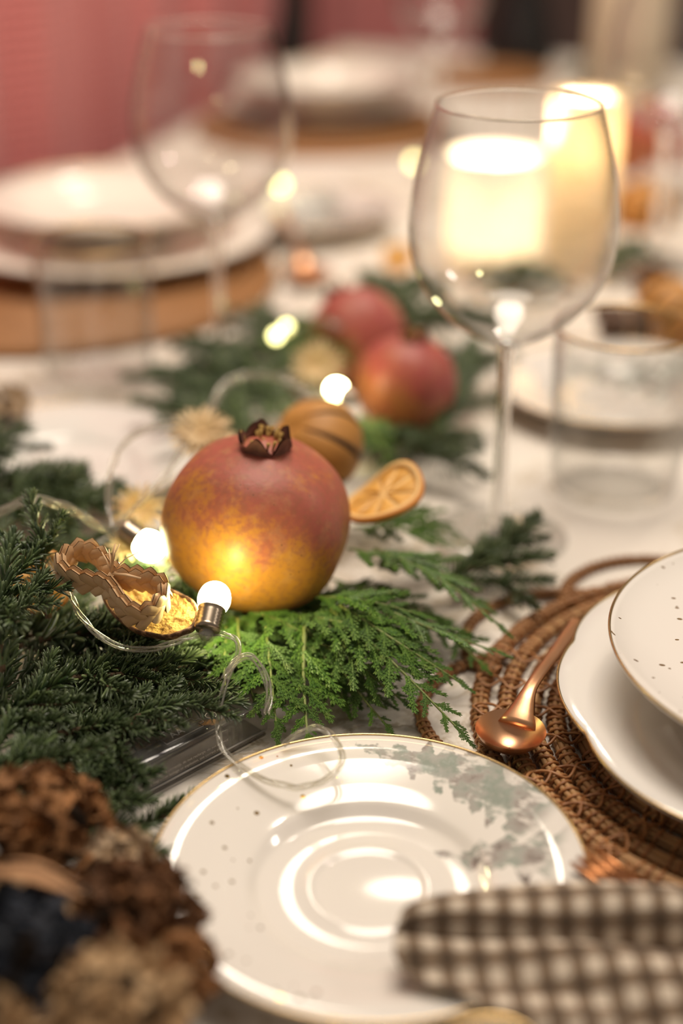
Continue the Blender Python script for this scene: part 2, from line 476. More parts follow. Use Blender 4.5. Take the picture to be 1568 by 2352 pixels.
# ------------------------------------------------------------------ plates
def plate(name, label, cat, loc, R, prof, mat, group=None, rfun=None, n=96, gold=0.0006, rot=0.0):
    t = empty(name, loc, (0, 0, rot)); tag(t, label, cat, group)
    m = MB(); m.lathe(prof, n, rfun); m.obj('dish', mat, t)
    zt = max(z for r, z in prof if r > R * 0.98)
    m = MB(); pts = []
    for k in range(n * 2):
        a = 2 * math.pi * k / (n * 2); rr = R * (rfun(a, R, zt) if rfun else 1.0)
        pts.append((rr * math.cos(a), rr * math.sin(a), zt))
    m.tube(pts, gold, 8, closed=True); m.obj('gold_rim', GOLD, t)
    return t
SAUCER = [(0, .0036), (.019, .0036), (.0208, .0040), (.0222, .0052), (.0236, .0046), (.030, .0042), (.0405, .0044), (.0430, .0056), (.0446, .0078), (.0475, .0092), (.056, .0110), (.068, .0138), (.0806, .0172),
          (.0812, .0168), (.0806, .0155), (.068, .0118), (.056, .0088), (.049, .0066), (.046, .0030), (.045, .0006), (.042, .0006), (.041, .0020), (.030, .0018), (0, .0018)]
def sal_print(ox, oy):  # tree list in plate coordinates
    out = []
    for (a, b, ln, wd) in (((815, 1728), (1160, 1800), 0.066, 0.34), ((985, 1917), (1250, 1975), 0.050, 0.36), ((980, 1760), (1270, 1890), 0.058, 0.42)):
        pa = at(*a, 0.012); pb = at(*b, 0.012); d = (pb - pa).normalized()
        out.append((pa.x - ox, pa.y - oy, d.x, d.y, ln, wd))
    return out
PRINT1 = print_mat('watercolour_glaze', sal_print(0.0104, 0.4360))
PRINT2 = print_mat('watercolour_glaze_mid', [(-0.06, 0.00, 0.9, 0.43, 0.10, 0.55), (-0.02, -0.005, 0.95, -0.1, 0.085, 0.5)], dots=True, dotside=1, strength=1.1)
PRINT3 = print_mat('watercolour_glaze_right', [(-0.03, 0.05, 0.93, -0.35, 0.1, 0.5), (0.0, 0.025, 1.0, 0.0, 0.08, 0.5)], dots=False)
plate('salad_plate', 'gold-rimmed salad plate with grey-green watercolour firs, in the foreground', 'plate', (0.0104, 0.4360, 0.0), 0.0808, SAUCER, PRINT1, n=128)
plate('salad_plate', 'blurred salad plate with dark green print behind the far light bulb', 'plate', (-0.03, 1.36, 0.004), 0.0808, SAUCER, PRINT2)
plate('salad_plate', 'blurred salad plate half hidden by the right tumbler', 'plate', (0.182, 0.925, 0.002), 0.0808, SAUCER, PRINT3)
plate('salad_plate', 'plain white salad plate in front of the left tumbler, behind the fir', 'plate', (-0.167, 0.808, 0.0), 0.0808, SAUCER, PORC)
def scal(a, r, z):
    w = abs(math.cos(a * 5 + 0.35))
    return 1.0 + (0.030 * (w ** 0.8) - 0.022) * max(0.0, (r - 0.085) / 0.035)
SOUP = [(0, .006), (.055, .006), (.064, .0075), (.074, .0125), (.084, .0185), (.092, .0212), (.106, .0235), (.1196, .0272),
        (.1202, .0264), (.1196, .0252), (.106, .0205), (.092, .018), (.080, .013), (.070, .006), (.064, .0018), (.058, .0015), (.056, .003), (0, .003)]
plate('soup_plate', 'white scalloped soup plate with gold edge on the cane placemat', 'plate', (0.2135, 0.5285, 0.0072), 0.120, [(r, z - 0.005) for r, z in SOUP], PORC, rfun=scal, n=160)
t = empty('speckled_bowl', (0.2105, 0.5270, 0.0092)); tag(t, 'speckled bowl with a gold stripe standing in the scalloped soup plate', 'bowl')
m = MB(); m.lathe([(0, .001), (.040, .001), (.044, .0), (.047, .002), (.060, .012), (.072, .0225), (.080, .0325), (.0795, .0330), (.070, .027), (.058, .015), (.045, .006), (0, .005)], 96); m.obj('dish', SPECKLE, t)
m = MB(); m.lathe([(.0722, .0220), (.0730, .0231), (.0738, .0242), (.0745, .0252)], 96); 
m.v = [(x * 1.006, y * 1.006, z) for x, y, z in m.v]; m.obj('gold_stripe', GOLD, t)
COUPE = [(0, .0008), (.070, .0010), (.086, .0030), (.0955, .0078), (.0978, .0098), (.0983, .0093), (.0980, .0080), (.092, .0030), (.080, -.0035), (.066, -.0070), (.060, -.0080), (0, -.0070)]
plate('speckled_plate', 'ivory plate with gold flecks on top of the stacked bowls at right', 'plate', (0.2105, 0.5265, 0.0460), 0.0981, COUPE, SPECKLE, n=128, gold=0.0006)
# background settings
DINNER = [(0, .004), (.080, .004), (.090, .007), (.102, .0125), (.139, .0185), (.1397, .0178), (.139, .0165), (.102, .0095), (.088, .003), (.082, .0), (0, .001)]
def scaled(pr, k, dz=0.0, kz=1.0): return [(r * k, z * kz + dz) for r, z in pr]
def charger(label, loc, R):
    t = empty('woven_charger', loc); tag(t, label, 'placemat', 'woven chargers under the far place settings')
    k = 0
    while True:
        r = R - 0.005 - k * 0.0105
        if r < R * 0.45: break
        m = MB(); m.tube([(r * math.cos(2 * math.pi * i / 72), r * math.sin(2 * math.pi * i / 72), 0.005) for i in range(72)], [0.0052 + 0.0007 * (i % 2) for i in range(72)], 7, closed=True)
        m.obj('coil', WOVEN, t); k += 1
    m = MB(); m.lathe([(0, .004), (R * 0.47, .004), (R * 0.47, .001), (0, .001)], 48); m.obj('centre', WOVEN, t)
    return t
charger('round brown woven charger under the large white plate at left', (-0.245, 1.20, 0), 0.19)
plate('dinner_plate', 'large white gold-edged dinner plate on the woven charger at left', 'plate', (-0.20, 1.262, 0.0105), 0.139, DINNER, PORC_IVORY)
plate('soup_bowl', 'wide white soup bowl on the left dinner plate', 'bowl', (-0.205, 1.285, 0.0285), 0.114, [(0, .004), (.060, .004), (.075, .013), (.085, .020), (.1137, .0248), (.1143, .024), (.1137, .0228), (.085, .017), (.070, .006), (.058, 0), (0, .001)], PORC_IVORY)
charger('round brown woven charger under the far stack of white plates', (-0.02, 1.80, 0), 0.155)
plate('dinner_plate', 'white dinner plate, lowest of the far stack behind the left wine glass', 'plate', (-0.02, 1.83, 0.0105), 0.122, scaled(DINNER, 0.878, 0, 1.3), PORC_IVORY)
plate('soup_bowl', 'white soup bowl on top of the far plate stack', 'bowl', (-0.02, 1.84, 0.032), 0.110, scaled([(0, .004), (.060, .004), (.075, .013), (.085, .020), (.1137, .0248), (.1143, .024), (.1137, .0228), (.085, .017), (.070, .006), (.058, 0), (0, .001)], 0.9625), PORC_IVORY)
plate('dinner_plate', 'white plate furthest away near the two black vases', 'plate', (0.02, 2.16, 0.0), 0.085, scaled(DINNER, 0.612), PORC_IVORY)
charger('woven charger at the far end beside the broad black vase', (0.205, 2.13, 0), 0.09)
t = empty('white_cup', at(1545, 470, 0)); tag(t, 'white cup behind the far right wine glass stem', 'cup')
CUP = [(0, .004), (.016, .004), (.022, .010), (.028, .026), (.030, .042), (.0306, .042), (.0290, .025), (.023, .008), (.018, 0), (0, 0)]
m = MB(); m.lathe(CUP, 40); m.obj('vessel', PORC, t)
m = MB(); m.tube([(-.029 - .011 * math.sin(math.pi * i / 10), 0, .034 - .022 * i / 10) for i in range(11)], .0025, 7); m.obj('handle', PORC, t)
t = empty('small_cup', (0.0468, 0.3335, 0)); tag(t, 'small gold-rimmed cup peeking in at the bottom picture edge', 'cup')
m = MB(); m.lathe([(0, .004), (.008, .004), (.0135, .010), (.0152, .026), (.0160, .026), (.0148, .010), (.009, 0), (0, 0)], 48); m.obj('vessel', PORC, t)
m = MB(); m.tube([(.0156 * math.cos(2 * math.pi * i / 64), .0156 * math.sin(2 * math.pi * i / 64), .0262) for i in range(64)], .0012, 8, closed=True); m.obj('gold_rim', GOLD, t)

# ------------------------------------------------------------------ glasses
def wine_glass(label, x, y, k=1.0, group=None):
    t = empty('wine_glass', (x, y, 0)); tag(t, label, 'wine glass', group)
    prof = [(.004, .1120), (.010, .1150), (.022, .1215), (.034, .1310), (.0445, .1440), (.0508, .1590), (.0528, .1740), (.0520, .1890), (.0492, .2050), (.0450, .2215), (.0405, .2362)]
    sm = [(p.x, p.y) for p in spline([(r, z, 0) for r, z in prof], 5)]
    inner = [(max(r - .0009, 0.001), z + (.0011 if z < .13 else 0.0)) for r, z in sm][::-1]
    m = MB(); m.lathe([(r * k, z * k) for r, z in sm], 80); m.obj('bowl', GLASS, t)
    m = MB(); m.lathe([(r * k, z * k) for r, z in inner], 80); m.obj('bowl_lining', GLASS, t)
    m = MB(); m.tube([(.0401 * k * math.cos(2 * math.pi * i / 96), .0401 * k * math.sin(2 * math.pi * i / 96), .2364 * k) for i in range(96)], .0007 * k, 8, closed=True); m.obj('rim', SOLIDGLASS, t)
    m = MB(); foot = [(.0072, .0064), (.0090, .0053), (.013, .0042), (.024, .0028), (.0385, .0014), (.0390, .0008), (.0385, .0002), (0, .0002)]
    m.lathe([(r * k, z * k) for r, z in foot], 56); m.obj('foot', GLASS, t)
    m = MB(); st = [(0, .1165), (.0065, .1150), (.0058, .1115), (.0044, .1070), (.0038, .0950), (.0036, .060), (.0037, .030), (.0045, .0120), (.0072, .0064), (.0050, .0040), (0, .0034)]
    m.lathe([(r * k, z * k) for r, z in st], 56); m.obj('stem', SOLIDGLASS, t)
    return t
wine_glass('large empty wine glass standing right of the red pomegranate, in front of the candles', 0.0862, 0.7306)
wine_glass('empty wine glass at upper left in front of the pink drape', -0.0840, 0.972)
wine_glass('blurred wine glass cropped by the top edge beside the black vase', 0.110, 1.72)
wine_glass('blurred wine glass at the upper right picture edge', 0.272, 1.25)
def tumbler(label, loc):
    t = empty('tumbler', loc); tag(t, label, 'tumbler')
    out = [(p.x, p.y) for p in spline([(r, z, 0) for r, z in [(.0300, .0008), (.0345, .0035), (.0368, .010), (.0382, .022), (.0392, .045), (.0398, .075), (.0402, .1020)]], 4)]
    inn = [(p.x, p.y) for p in spline([(r, z, 0) for r, z in [(.0386, .1020), (.0381, .075), (.0374, .045), (.0364, .022), (.0345, .0125), (.0300, .0085), (.012, .0075), (0, .0073)]], 4)]
    m = MB(); m.lathe([(0, .0008)] + out, 72); m.obj('wall', GLASS, t)
    m = MB(); m.lathe(inn, 72); m.obj('wall_lining', GLASS, t)
    m = MB(); m.tube([(.0394 * math.cos(2 * math.pi * i / 96), .0394 * math.sin(2 * math.pi * i / 96), .1022) for i in range(96)],   .0010, 8, closed=True)
    m.obj('rim', plain('gilt_glass_rim', (0.55, 0.36, 0.16), 0.25, metal=0.85), t)
    return t
tumbler('clear tumbler with a gilt rim at the right picture edge', (0.1600, 0.790, 0))
tumbler('clear tumbler at left in front of the woven charger', (-0.168, 0.968, 0))

# ------------------------------------------------------------------ candles
def trans_mat(name, col, tr, rough=0.5):
    M = Mat(name); T = M.T
    d = T.nodes.new('ShaderNodeBsdfTranslucent'); d.inputs[0].default_value = (*tr, 1)
    M.set(color=col, rough=rough)
    mx = T.nodes.new('ShaderNodeMixShader'); mx.inputs[0].default_value = 0.6
    T.links.new(M.b.outputs[0], mx.inputs[1]); T.links.new(d.outputs[0], mx.inputs[2]); T.links.new(mx.outputs[0], M.out.inputs[0])
    return M.m
WAX = trans_mat('candle_wax', (0.88, 0.80, 0.66), (0.97, 0.88, 0.72))
FROST = trans_mat('frosted_glass', (0.88, 0.86, 0.82), (0.98, 0.95, 0.89), 0.3)
WICK = plain('wick', (0.02, 0.015, 0.01), 0.9)
def flame_light(p, power, par):
    l = bpy.data.lights.new('candle_light', 'POINT'); l.energy = power; l.color = (1.0, 0.80, 0.52); l.shadow_soft_size = 0.012
    o = bpy.data.objects.new('candle_light', l); COL.objects.link(o); o.parent = par; o.location = p
def pillar(label, x, y, R, H, deep, power, name='pillar_candle'):
    t = empty(name, (x, y, 0)); tag(t, label, 'candle')
    m = MB(); m.lathe([(0, 0), (R * 0.97, 0), (R, .004), (R, H - .004), (R * 0.97, H), (R - .007, H - .003), (R - .009, H - .012), (R - .010, H - deep + .006), (R - .016, H - deep), (0, H - deep)], 56); m.obj('wax', WAX, t)
    m = MB(); m.tube([(0, 0, H - deep), (0.001, 0, H - deep + .010)], .0012, 6); m.obj('wick', WICK, t)
    if power:
        z = H - deep + .008
        m = MB(); m.lathe([(0, 0), (.003, .003), (.0048, .009), (.0036, .017), (.0015, .024), (0, .029)], 16, origin=(0.001, 0, z)); m.obj('flame', FLAME, t)
        flame_light((0.001, 0, z + .014), power, t)
    return t
t = pillar('short glowing candle in a frosted glass cup seen through the large wine glass', 0.128, 1.235, 0.027, 0.026, 0.008, 34, 'votive_candle')
m = MB(); m.lathe([(0, .002), (.034, .002), (.0375, .006), (.0385, .099), (.0395, .0995), (.0400, .099), (.0390, .005), (.035, 0), (0, 0)], 56); 
m.v = [(x, y, z - 0.0) for x, y, z in m.v]; m.obj('frosted_cup', FROST, t)
for c in t.children:
    if c.name.split('.')[0] not in ('frosted_cup',): c.location.z += 0.003
pillar('tall cream pillar candle burning behind the right side of the large wine glass', 0.2005, 1.225, 0.029, 0.150, 0.060, 34)
pillar('wide unlit cream pillar candle at the far end in the greenery', 0.385, 2.06, 0.052, 0.22, 0.006, 0)
BLACK = plain('black_glaze', (0.006, 0.005, 0.005), 0.5)
def vase(label, x, y, prof):
    t = empty('black_vase', (x, y, 0)); tag(t, label, 'vase', 'black vases at the far end')
    m = MB(); m.lathe(prof, 40); m.obj('body', BLACK, t)
    m = MB(); r, z = prof[-1]; m.tube([(r * math.cos(2 * math.pi * i / 32), r * math.sin(2 * math.pi * i / 32), z) for i in range(32)], .0022, 7, closed=True); m.obj('lip', BLACK, t)
vase('slim teardrop black vase between the two pink drapes', -0.083, 2.27, [(0, 0), (.012, .001), (.019, .010), (.021, .022), (.018, .042), (.012, .065), (.008, .09), (.007, .13), (.009, .15)])
vase('broad black vase right of the cropped wine glass at the top edge', 0.262, 2.26, [(0, 0), (.050, .001), (.055, .008), (.051, .030), (.044, .06), (.036, .09), (.030, .12), (.028, .15), (.032, .17)])

# ------------------------------------------------------------------ cutlery
def copper_spoon(label, c, tip, R, mat):
    """c: centre of bowl rim, tip: end of handle"""
    c = Vector(c); tip = Vector(tip); d = (tip - c); d.z = 0; d.normalize()
    t = empty('spoon', c); tag(t, label, 'spoon')
    M = frame((0, 0, 0), d)
    m = MB()
    def cup(a, b, off):
        r = b; ang = a * 2 * math.pi
        x = r * R * math.cos(ang) * 0.98; y = r * R * math.sin(ang) * 1.08
        z = -R * 0.66 * (1 - r * r) + off + 0.10 * x * (1 if x > 0 else 0)
        return M @ Vector((x, y, z))
    m.grid(lambda a, b: cup(a, 0.02 + 0.98 * b, 0), 40, 12, True); m.grid(lambda a, b: cup(a, (0.02 + 0.98 * (1 - b)) * 1.0, -0.0012 * (b > 0)), 40, 12, True)
    m.obj('bowl', mat, t)
    h = MB(); loc = tip - c
    p0 = d * R * 0.62 + Vector((0, 0, -R * 0.26)); p1 = d * R * 1.05 + Vector((0, 0, 0.0014)); p2 = d * R * 1.9 + Vector((0, 0, 0.007)); p3 = loc * 0.6 + Vector((0, 0, 0.004))
    pts = resample(spline([p0, p1, p2, p3, loc], 10), 30)
    ws = []
    for i in range(30):
        s = i / 29
        ws.append(0.0062 * (1 - s / 0.22) ** 1.6 + 0.0030 if s < 0.22 else 0.0030 + 0.0016 * max(0, (s - 0.5) / 0.5))
    h.tube(pts, ws, 12, flat=0.38, up=Vector((0, 0, 1))); h.obj('handle', mat, t)
    return t
copper_spoon('polished copper spoon lying on the cane placemat beside the soup plate', at(1172, 1676, 0.0180), atd(1330, 1428, 0.700), 0.0140, COPPER)
copper_spoon('blurred copper spoon on the table behind the garland', at(705, 622, 0.012), at(640, 480, 0.014), 0.018, COPPER)
t = empty('fork', at(1345, 1965, 0.018)); tag(t, 'dark copper fork with its tines on the salad plate rim', 'fork')
fo = t.location
M_f = None
p_t = at(1333, 1962, 0.0195); p_b = at(1500, 2075, 0.0205)
d = (p_b - p_t).normalized(); s_ = Vector((0, 0, 1)).cross(d).normalized()
for k in range(4):
    o = s_ * (k - 1.5) * 0.0041
    m = MB(); m.tube([p_t + o - fo + d * (0.0008 * abs(k - 1.5)), p_t + o - fo + d * 0.006 - Vector((0, 0, .0004)), p_t + o * 1.0 - fo + d * 0.024 - Vector((0, 0, .001))], [.0007, .0013, .0015], 8); m.obj('tine', DCOPPER, t)
m = MB()
pts = [p_t - fo + d * x + Vector((0, 0, z)) for x, z in ((.022, -.001), (.026, -.0016), (.031, -.001), (.037, -.0004), (.05, -.005), (.085, -.0085))]
m.tube(resample(spline(pts, 6), 24), [0.0072 if i < 6 else 0.0072 - (i - 6) * 0.0009 if i < 10 else 0.0026 for i in range(24)], 12, flat=0.25, up=Vector((0, 0, 1))); m.obj('handle', DCOPPER, t)

# ------------------------------------------------------------------ cane placemat
pm = empty('cane_placemat', (0.2, 0.542, 0.0)); tag(pm, 'round brown cane placemat of wrapped grass ropes under the soup plate', 'placemat')
rs = random.Random(3)
wrap_m = MB(); RW = 0.0041
wrap_m.tube([(0.0009 * math.sin(a_ * 1.0), RW * 1.03 * math.cos(a_), RW * 0.86 * math.sin(a_)) for a_ in [2 * math.pi * i / 10 for i in range(10)]], 0.00085, 5, closed=True)
WRAP = wrap_m.mesh('wrap', CANE)
n_wrap = 0
def rope(path, closed, thick, n_st, parent, wrap_step, vis):
    global n_wrap
    L = sum((path[(i + 1) % len(path)] - path[i]).length for i in range(len(path) - (0 if closed else 1)))
    N = max(24, int(L / 0.006)); P = resample(path, N, closed)
    m = MB()
    def fr(i):
        if closed: tt = P[(i + 1) % N] - P[i - 1]
        else: tt = P[min(i + 1, N - 1)] - P[max(i - 1, 0)]
        tt.normalize(); up = Vector((0, 0, 1)); b = up.cross(tt).normalized(); return tt, b, tt.cross(b)
    offs = [(0, 0)] + [(math.cos(2 * math.pi * k / (n_st - 1)) * 0.66, math.sin(2 * math.pi * k / (n_st - 1)) * 0.66) for k in range(n_st - 1)]
    for (a, b_) in offs:
        pts = []
        for i in range(N):
            tt, bb, nn = fr(i); ang = i * 0.035
            ca, sa = math.cos(ang), math.sin(ang)
            x = a * ca - b_ * sa; y = a * sa + b_ * ca
            pts.append(P[i] + bb * x * thick * 0.5 + nn * y * thick * 0.42)
        m.tube(pts, thick * 0.19, 6, closed=closed)
    ro = m.obj('rope', STALK, parent)
    rest = MB(); k = 0; d = 0.0; NW = int(L / wrap_step); Q = resample(path, NW, closed)
    for i in range(NW):
        tt = (Q[(i + 1) % NW] - Q[i - 1]) if closed else (Q[min(i + 1, NW - 1)] - Q[max(i - 1, 0)])
        if rs.random() < 0.12: continue
        M = frame(Q[i], (tt.normalized() + Vector((rs.uniform(-.3, .3), rs.uniform(-.3, .3), rs.uniform(-.1, .1)))), (0, 0, 1), thick / 0.0076)
        w = pm.location + Q[i]
        if vis(w) and n_wrap < 296:
            o = link('wrap', WRAP, ro); o.matrix_local = M; n_wrap += 1
        else:
            rest.add([M @ v.co for v in WRAP.vertices], [tuple(p.vertices) for p in WRAP.polygons])
    if rest.v:
        o = rest.obj('wrapping', CANE, ro); o['kind'] = 'stuff'
def visw(w):
    return w.x < 0.135 and 0.40 < w.y < 0.69
for k, R in enumerate((0.1385, 0.1275, 0.1165, 0.1055, 0.0945)):
    path = [Vector(((R + 0.0012 * math.sin(3 * a_ + k)) * math.cos(a_), (R + 0.0012 * math.sin(3 * a_ + k)) * math.sin(a_), 0.0034)) for a_ in [2 * math.pi * i / 120 for i in range(120)]]
    rope(path, True, 0.0072, 7, pm, 0.0046, visw)
for j in range(11):
    a0 = math.radians(109 + j * 32.7)
    path = []
    for i in range(17):
        s = i / 16; a_ = a0 + math.radians(-20 + 40 * s)
        rr = 0.134 + 0.031 * math.sin(math.pi * s) ** 0.6
        path.append(Vector((rr * math.cos(a_), rr * math.sin(a_), 0.0026 + 0.003 * abs(2 * s - 1) ** 8)))
    rope(path, False, 0.0052, 6, pm, 0.0040, visw)
# loose cane ties that run across neighbouring ropes
for deg in (176, 187, 199, 210, 222, 166, 155):
    for s_g in (-1, 1):
        a0 = math.radians(deg); pts = []
        for i in range(26):
            rr = 0.097 + 0.045 * i / 25
            a_ = a0 + s_g * 0.035 * math.sin(i / 25 * math.pi * 4.0)
            pts.append((rr * math.cos(a_), rr * math.sin(a_), 0.0072 + 0.0008 * math.cos(i / 25 * math.pi * 8)))
        m = MB(); m.tube(pts, 0.0007, 5); m.obj('cane_tie', CANE, pm)

# ------------------------------------------------------------------ conifer twigs
random.seed(21)
def needle(m, base, d, up, L, w, curve):
    d = Vector(d).normalized(); b = d.cross(up)
    if b.length < 1e-3: b = d.cross(Vector((0, 1, 0)))
    b.normalize(); n = b.cross(d)
    vs = []; fs = []
    for i, (t, k) in enumerate(((0, .45), (.3, 1), (.75, .95), (.96, .62))):
        p = base + d * (L * t) + n * (curve * L * t * t)
        for (x, y) in ((1, 0), (0, .42), (-1, 0), (0, -.50)):
            vs.append(p + b * (w * k * x) + n * (w * k * y))
    vs.append(base + d * L + n * (curve * L))
    for i in range(3):
        for k in range(4):
            k2 = (k + 1) % 4
            fs.append((i * 4 + k, i * 4 + k2, i * 4 + 4 + k2, i * 4 + 4 + k))
    for k in range(4): fs.append((12 + k, 12 + (k + 1) % 4, 16))
    m.add(vs, fs)
TWL = 0.042
def make_twig(seed, n=84):
    r = random.Random(seed)
    bend = r.uniform(-0.06, 0.06)
    ax = lambda t: Vector((TWL * t, bend * TWL * t * t * 2, 0.05 * TWL * t * t))
    s = MB(); s.tube([ax(i / 6) for i in range(7)], [0.0010 * (1 - 0.1 * i) for i in range(7)], 6)
    nd = MB()
    for i in range(n):
        t = (i + r.random()) / n
        phi = r.gauss(0, 1.0) if r.random() < .75 else r.uniform(-math.pi, math.pi)
        lean = math.radians(r.uniform(34, 62)) * (1 - 0.45 * t ** 3)
        rad = Vector((0, math.sin(phi), math.cos(phi)))
        d = Vector((math.cos(lean), 0, 0)) + rad * math.sin(lean)
        L = r.uniform(.0092, .0128) * (0.78 + 0.22 * math.sin(math.pi * min(1, t + .25)))
        needle(nd, ax(t) + rad * 0.0007, d, rad, L, r.uniform(.00088, .00115), r.uniform(.02, .22))
    for i in range(9):
        a_ = 2 * math.pi * i / 9; rad = Vector((0, math.sin(a_), math.cos(a_)))
        needle(nd, ax(0.99), Vector((1, 0, 0)) + rad * r.uniform(.15, .5), rad, r.uniform(.006, .009), .0007, .1)
    return s.mesh('twig', BARK), nd.mesh('needles', NEEDLE)
TWIGS = [make_twig(100 + k) for k in range(5)]
def put_twig(par, M, r):
    a, b = TWIGS[r.randrange(5)]
    o = link('twig', a, par); o.matrix_local = M
    n = link('needles', b, o); n['kind'] = 'stuff'
seedn = [500]
def fir_branch(label, path, sides=3, k=1.0, up=(0, 0, 1), ang=48, group=None):
    seedn[0] += 1; r = random.Random(seedn[0])
    path = [Vector(p) for p in path]
    base = path[0].copy()
    t = empty('fir_branch', base); tag(t, label, 'fir branch', group)
    P = spline([p - base for p in path], 8)
    L = sum((P[i + 1] - P[i]).length for i in range(len(P) - 1))
    m = MB(); Q = resample(P, 14); m.tube(Q, [0.0017 * (1 - 0.055 * i) for i in range(14)], 6); m.obj('stem', BARK, t)
    step = TWL * k * 0.82; n = max(1, int(round(L / step)))
    R = resample(P, n + 1)
    for i in range(n):
        d = R[i + 1] - R[i]
        put_twig(t, frame(R[i], d, up, d.length / TWL * 1.14), r)
    S = resample(P, sides + 2)
    for i in range(sides):
        for sg in ((-1, 1) if r.random() < .75 else (r.choice((-1, 1)),)):
            p = S[i + 1] if i + 1 < len(S) else S[-1]
            d = (S[min(i + 2, len(S) - 1)] - S[i]).normalized()
            side = Vector(up).cross(d).normalized() * sg
            a = math.radians(ang + r.uniform(-12, 12))
            dd = d * math.cos(a) + side * math.sin(a) + Vector((0, 0, r.uniform(-.12, .16)))
            s = k * r.uniform(.62, .95) * (1 - 0.3 * i / max(1, sides))
            tip = base + p + dd * TWL * s
            if tip.z < 0.007: dd.z += (0.007 - tip.z) / (TWL * s)
            put_twig(t, frame(p, dd, up, s), r)
    return t
A = at
fir_branch('fir branch lying across the top of the clear battery box', [A(120, 1690, .026), A(300, 1650, .030), A(420, 1612, .031), A(528, 1620, .029)], 3, 0.78, ang=36)
fir_branch('fir twig bent down past the left end of the battery box', [A(300, 1660, .030), A(240, 1725, .024), A(218, 1800, .018), A(225, 1885, .013)], 3, 0.72, ang=50)
fir_branch('small dark fir twig on the cloth between battery box and salad plate', [A(300, 1915, .007), A(350, 1890, .008), A(425, 1850, .010)], 0, 0.9)
fir_branch('fir tip standing upright in front of the wire at left', [A(112, 1420, .048), A(100, 1300, .066), A(88, 1165, .083)], 1, 0.8, up=(0, -1, .3), ang=45)
fir_branch('fir branch at the left picture edge with a star-shaped tip', [A(-70, 1360, .058), A(-10, 1400, .064), A(45, 1430, .068)], 2, 1.0, ang=55)
fir_branch('upright fir sprig cut by the left picture edge', [A(5, 1540, .050), A(0, 1430, .060), A(15, 1265, .072)], 2, 0.95, up=(0, -1, .4))
fir_branch('dark fir branch deep under the sagging wire', [A(120, 1560, .030), A(260, 1550, .034), A(430, 1530, .030)], 3, 1.0)
fir_branch('dark fir branch under the braided straw ornament', [A(90, 1470, .034), A(220, 1450, .036), A(340, 1450, .034)], 3, 1.0)
fir_branch('fir branch above the brown dried flowers at the left edge', [A(-80, 1690, .026), A(20, 1640, .032), A(120, 1600, .037)], 3, 1.0)
fir_branch('pale fir branch just behind the brown dried flower head', [A(-90, 1830, .024), A(0, 1790, .028), A(90, 1740, .030)], 3, 1.05)
fir_branch('dark fir branch between dried flowers and salad plate', [A(140, 1975, .012), A(200, 1955, .016), A(245, 1925, .014)], 1, 0.8)
fir_branch('blurred fir branch in front of the plain white salad plate', [A(-60, 1170, .026), A(80, 1150, .034), A(215, 1175, .036)], 4, 1.35, up=(0, .2, 1), ang=62)
fir_branch('blurred fir branch above the looping wire at left edge', [A(-90, 1120, .026), A(20, 1110, .034), A(130, 1130, .034)], 3, 1.25, up=(0, .2, 1), ang=60)
fir_branch('blurred fir branch between pale straw flower and left tumbler', [A(600, 1010, .022), A(500, 960, .028), A(410, 930, .024)], 4, 1.2)
fir_branch('blurred fir branch under the arching wire', [A(690, 920, .020), A(600, 900, .026), A(500, 850, .024)], 4, 1.25)
fir_branch('blurred fir branch behind the straw flowers at left edge', [A(-110, 1080, .028), A(-50, 1050, .034), A(30, 1010, .036)], 3, 1.0)
fir_branch('fir branch under the bright bulb beside the pomegranate', [A(300, 1360, .034), A(400, 1352, .034), A(520, 1390, .028)], 3, 0.9, ang=62)
fir_branch('dark fir branch flat on the cloth beneath the large pomegranate', [A(470, 1395, .012), A(620, 1405, .014), A(790, 1385, .012)], 3, 1.0)
fir_branch('fir branch reaching right behind the cedar toward the glass foot', [A(1010, 1350, .012), A(1130, 1280, .016), A(1225, 1218, .018)], 2, 0.95, ang=38)
fir_branch('fir twig lying beside the top loop of the placemat', [A(1030, 1330, .010), A(1130, 1335, .012), A(1215, 1385, .011)], 1, 0.85, ang=38)
fir_branch('fir twig right of the dried orange slice', [A(880, 1000, .020), A(990, 1045, .022), A(1090, 1085, .018)], 2, 1.0)
fir_branch('blurred fir branch behind the straw flower, left side', [A(560, 990, .022), A(480, 900, .026), A(385, 860, .022)], 4, 1.2)
fir_branch('blurred fir branch behind the looped wire', [A(650, 960, .022), A(570, 870, .028), A(470, 800, .022)], 4, 1.25)
fir_branch('blurred fir branch left of the far pomegranates', [A(700, 880, .024), A(640, 790, .028), A(590, 720, .022)], 4, 1.25)
fir_branch('blurred fir branch right of the red pomegranate', [A(1000, 1000, .018), A(1060, 900, .026), A(1085, 800, .022)], 4, 1.2)
fir_branch('blurred fir branch behind the far pomegranate', [A(880, 780, .026), A(990, 730, .030), A(1100, 740, .022)], 4, 1.3)
fir_branch('blurred fir branch under the large wine glass bowl', [A(760, 720, .028), A(860, 690, .034), A(960, 660, .026)], 4, 1.3)
fir_branch('fir branch under the red pomegranate', [A(780, 990, .016), A(900, 1010, .016), A(1020, 975, .014)], 3, 1.1)
fir_branch('fir branch between the pomegranate and the dried orange', [A(560, 1080, .020), A(660, 1050, .022), A(760, 1040, .020)], 3, 1.1)
fir_branch('fir branch behind the bright bulb near the yellow straw flower', [A(180, 1290, .030), A(280, 1270, .034), A(370, 1230, .030)], 3, 1.0)
fir_branch('blurred fir branch under the orange at the right edge', [A(1385, 625, .018), A(1425, 595, .022), A(1470, 570, .020)], 2, 1.0)
fir_branch('blurred fir branch below the wide far candle', [A(1300, 190, .010), A(1350, 165, .022), A(1440, 150, .016)], 3, 1.6)
fir_branch('blurred fir branch behind the far candles', [A(1060, 640, .012), A(1160, 640, .014), A(1260, 640, .012)], 3, 1.3)
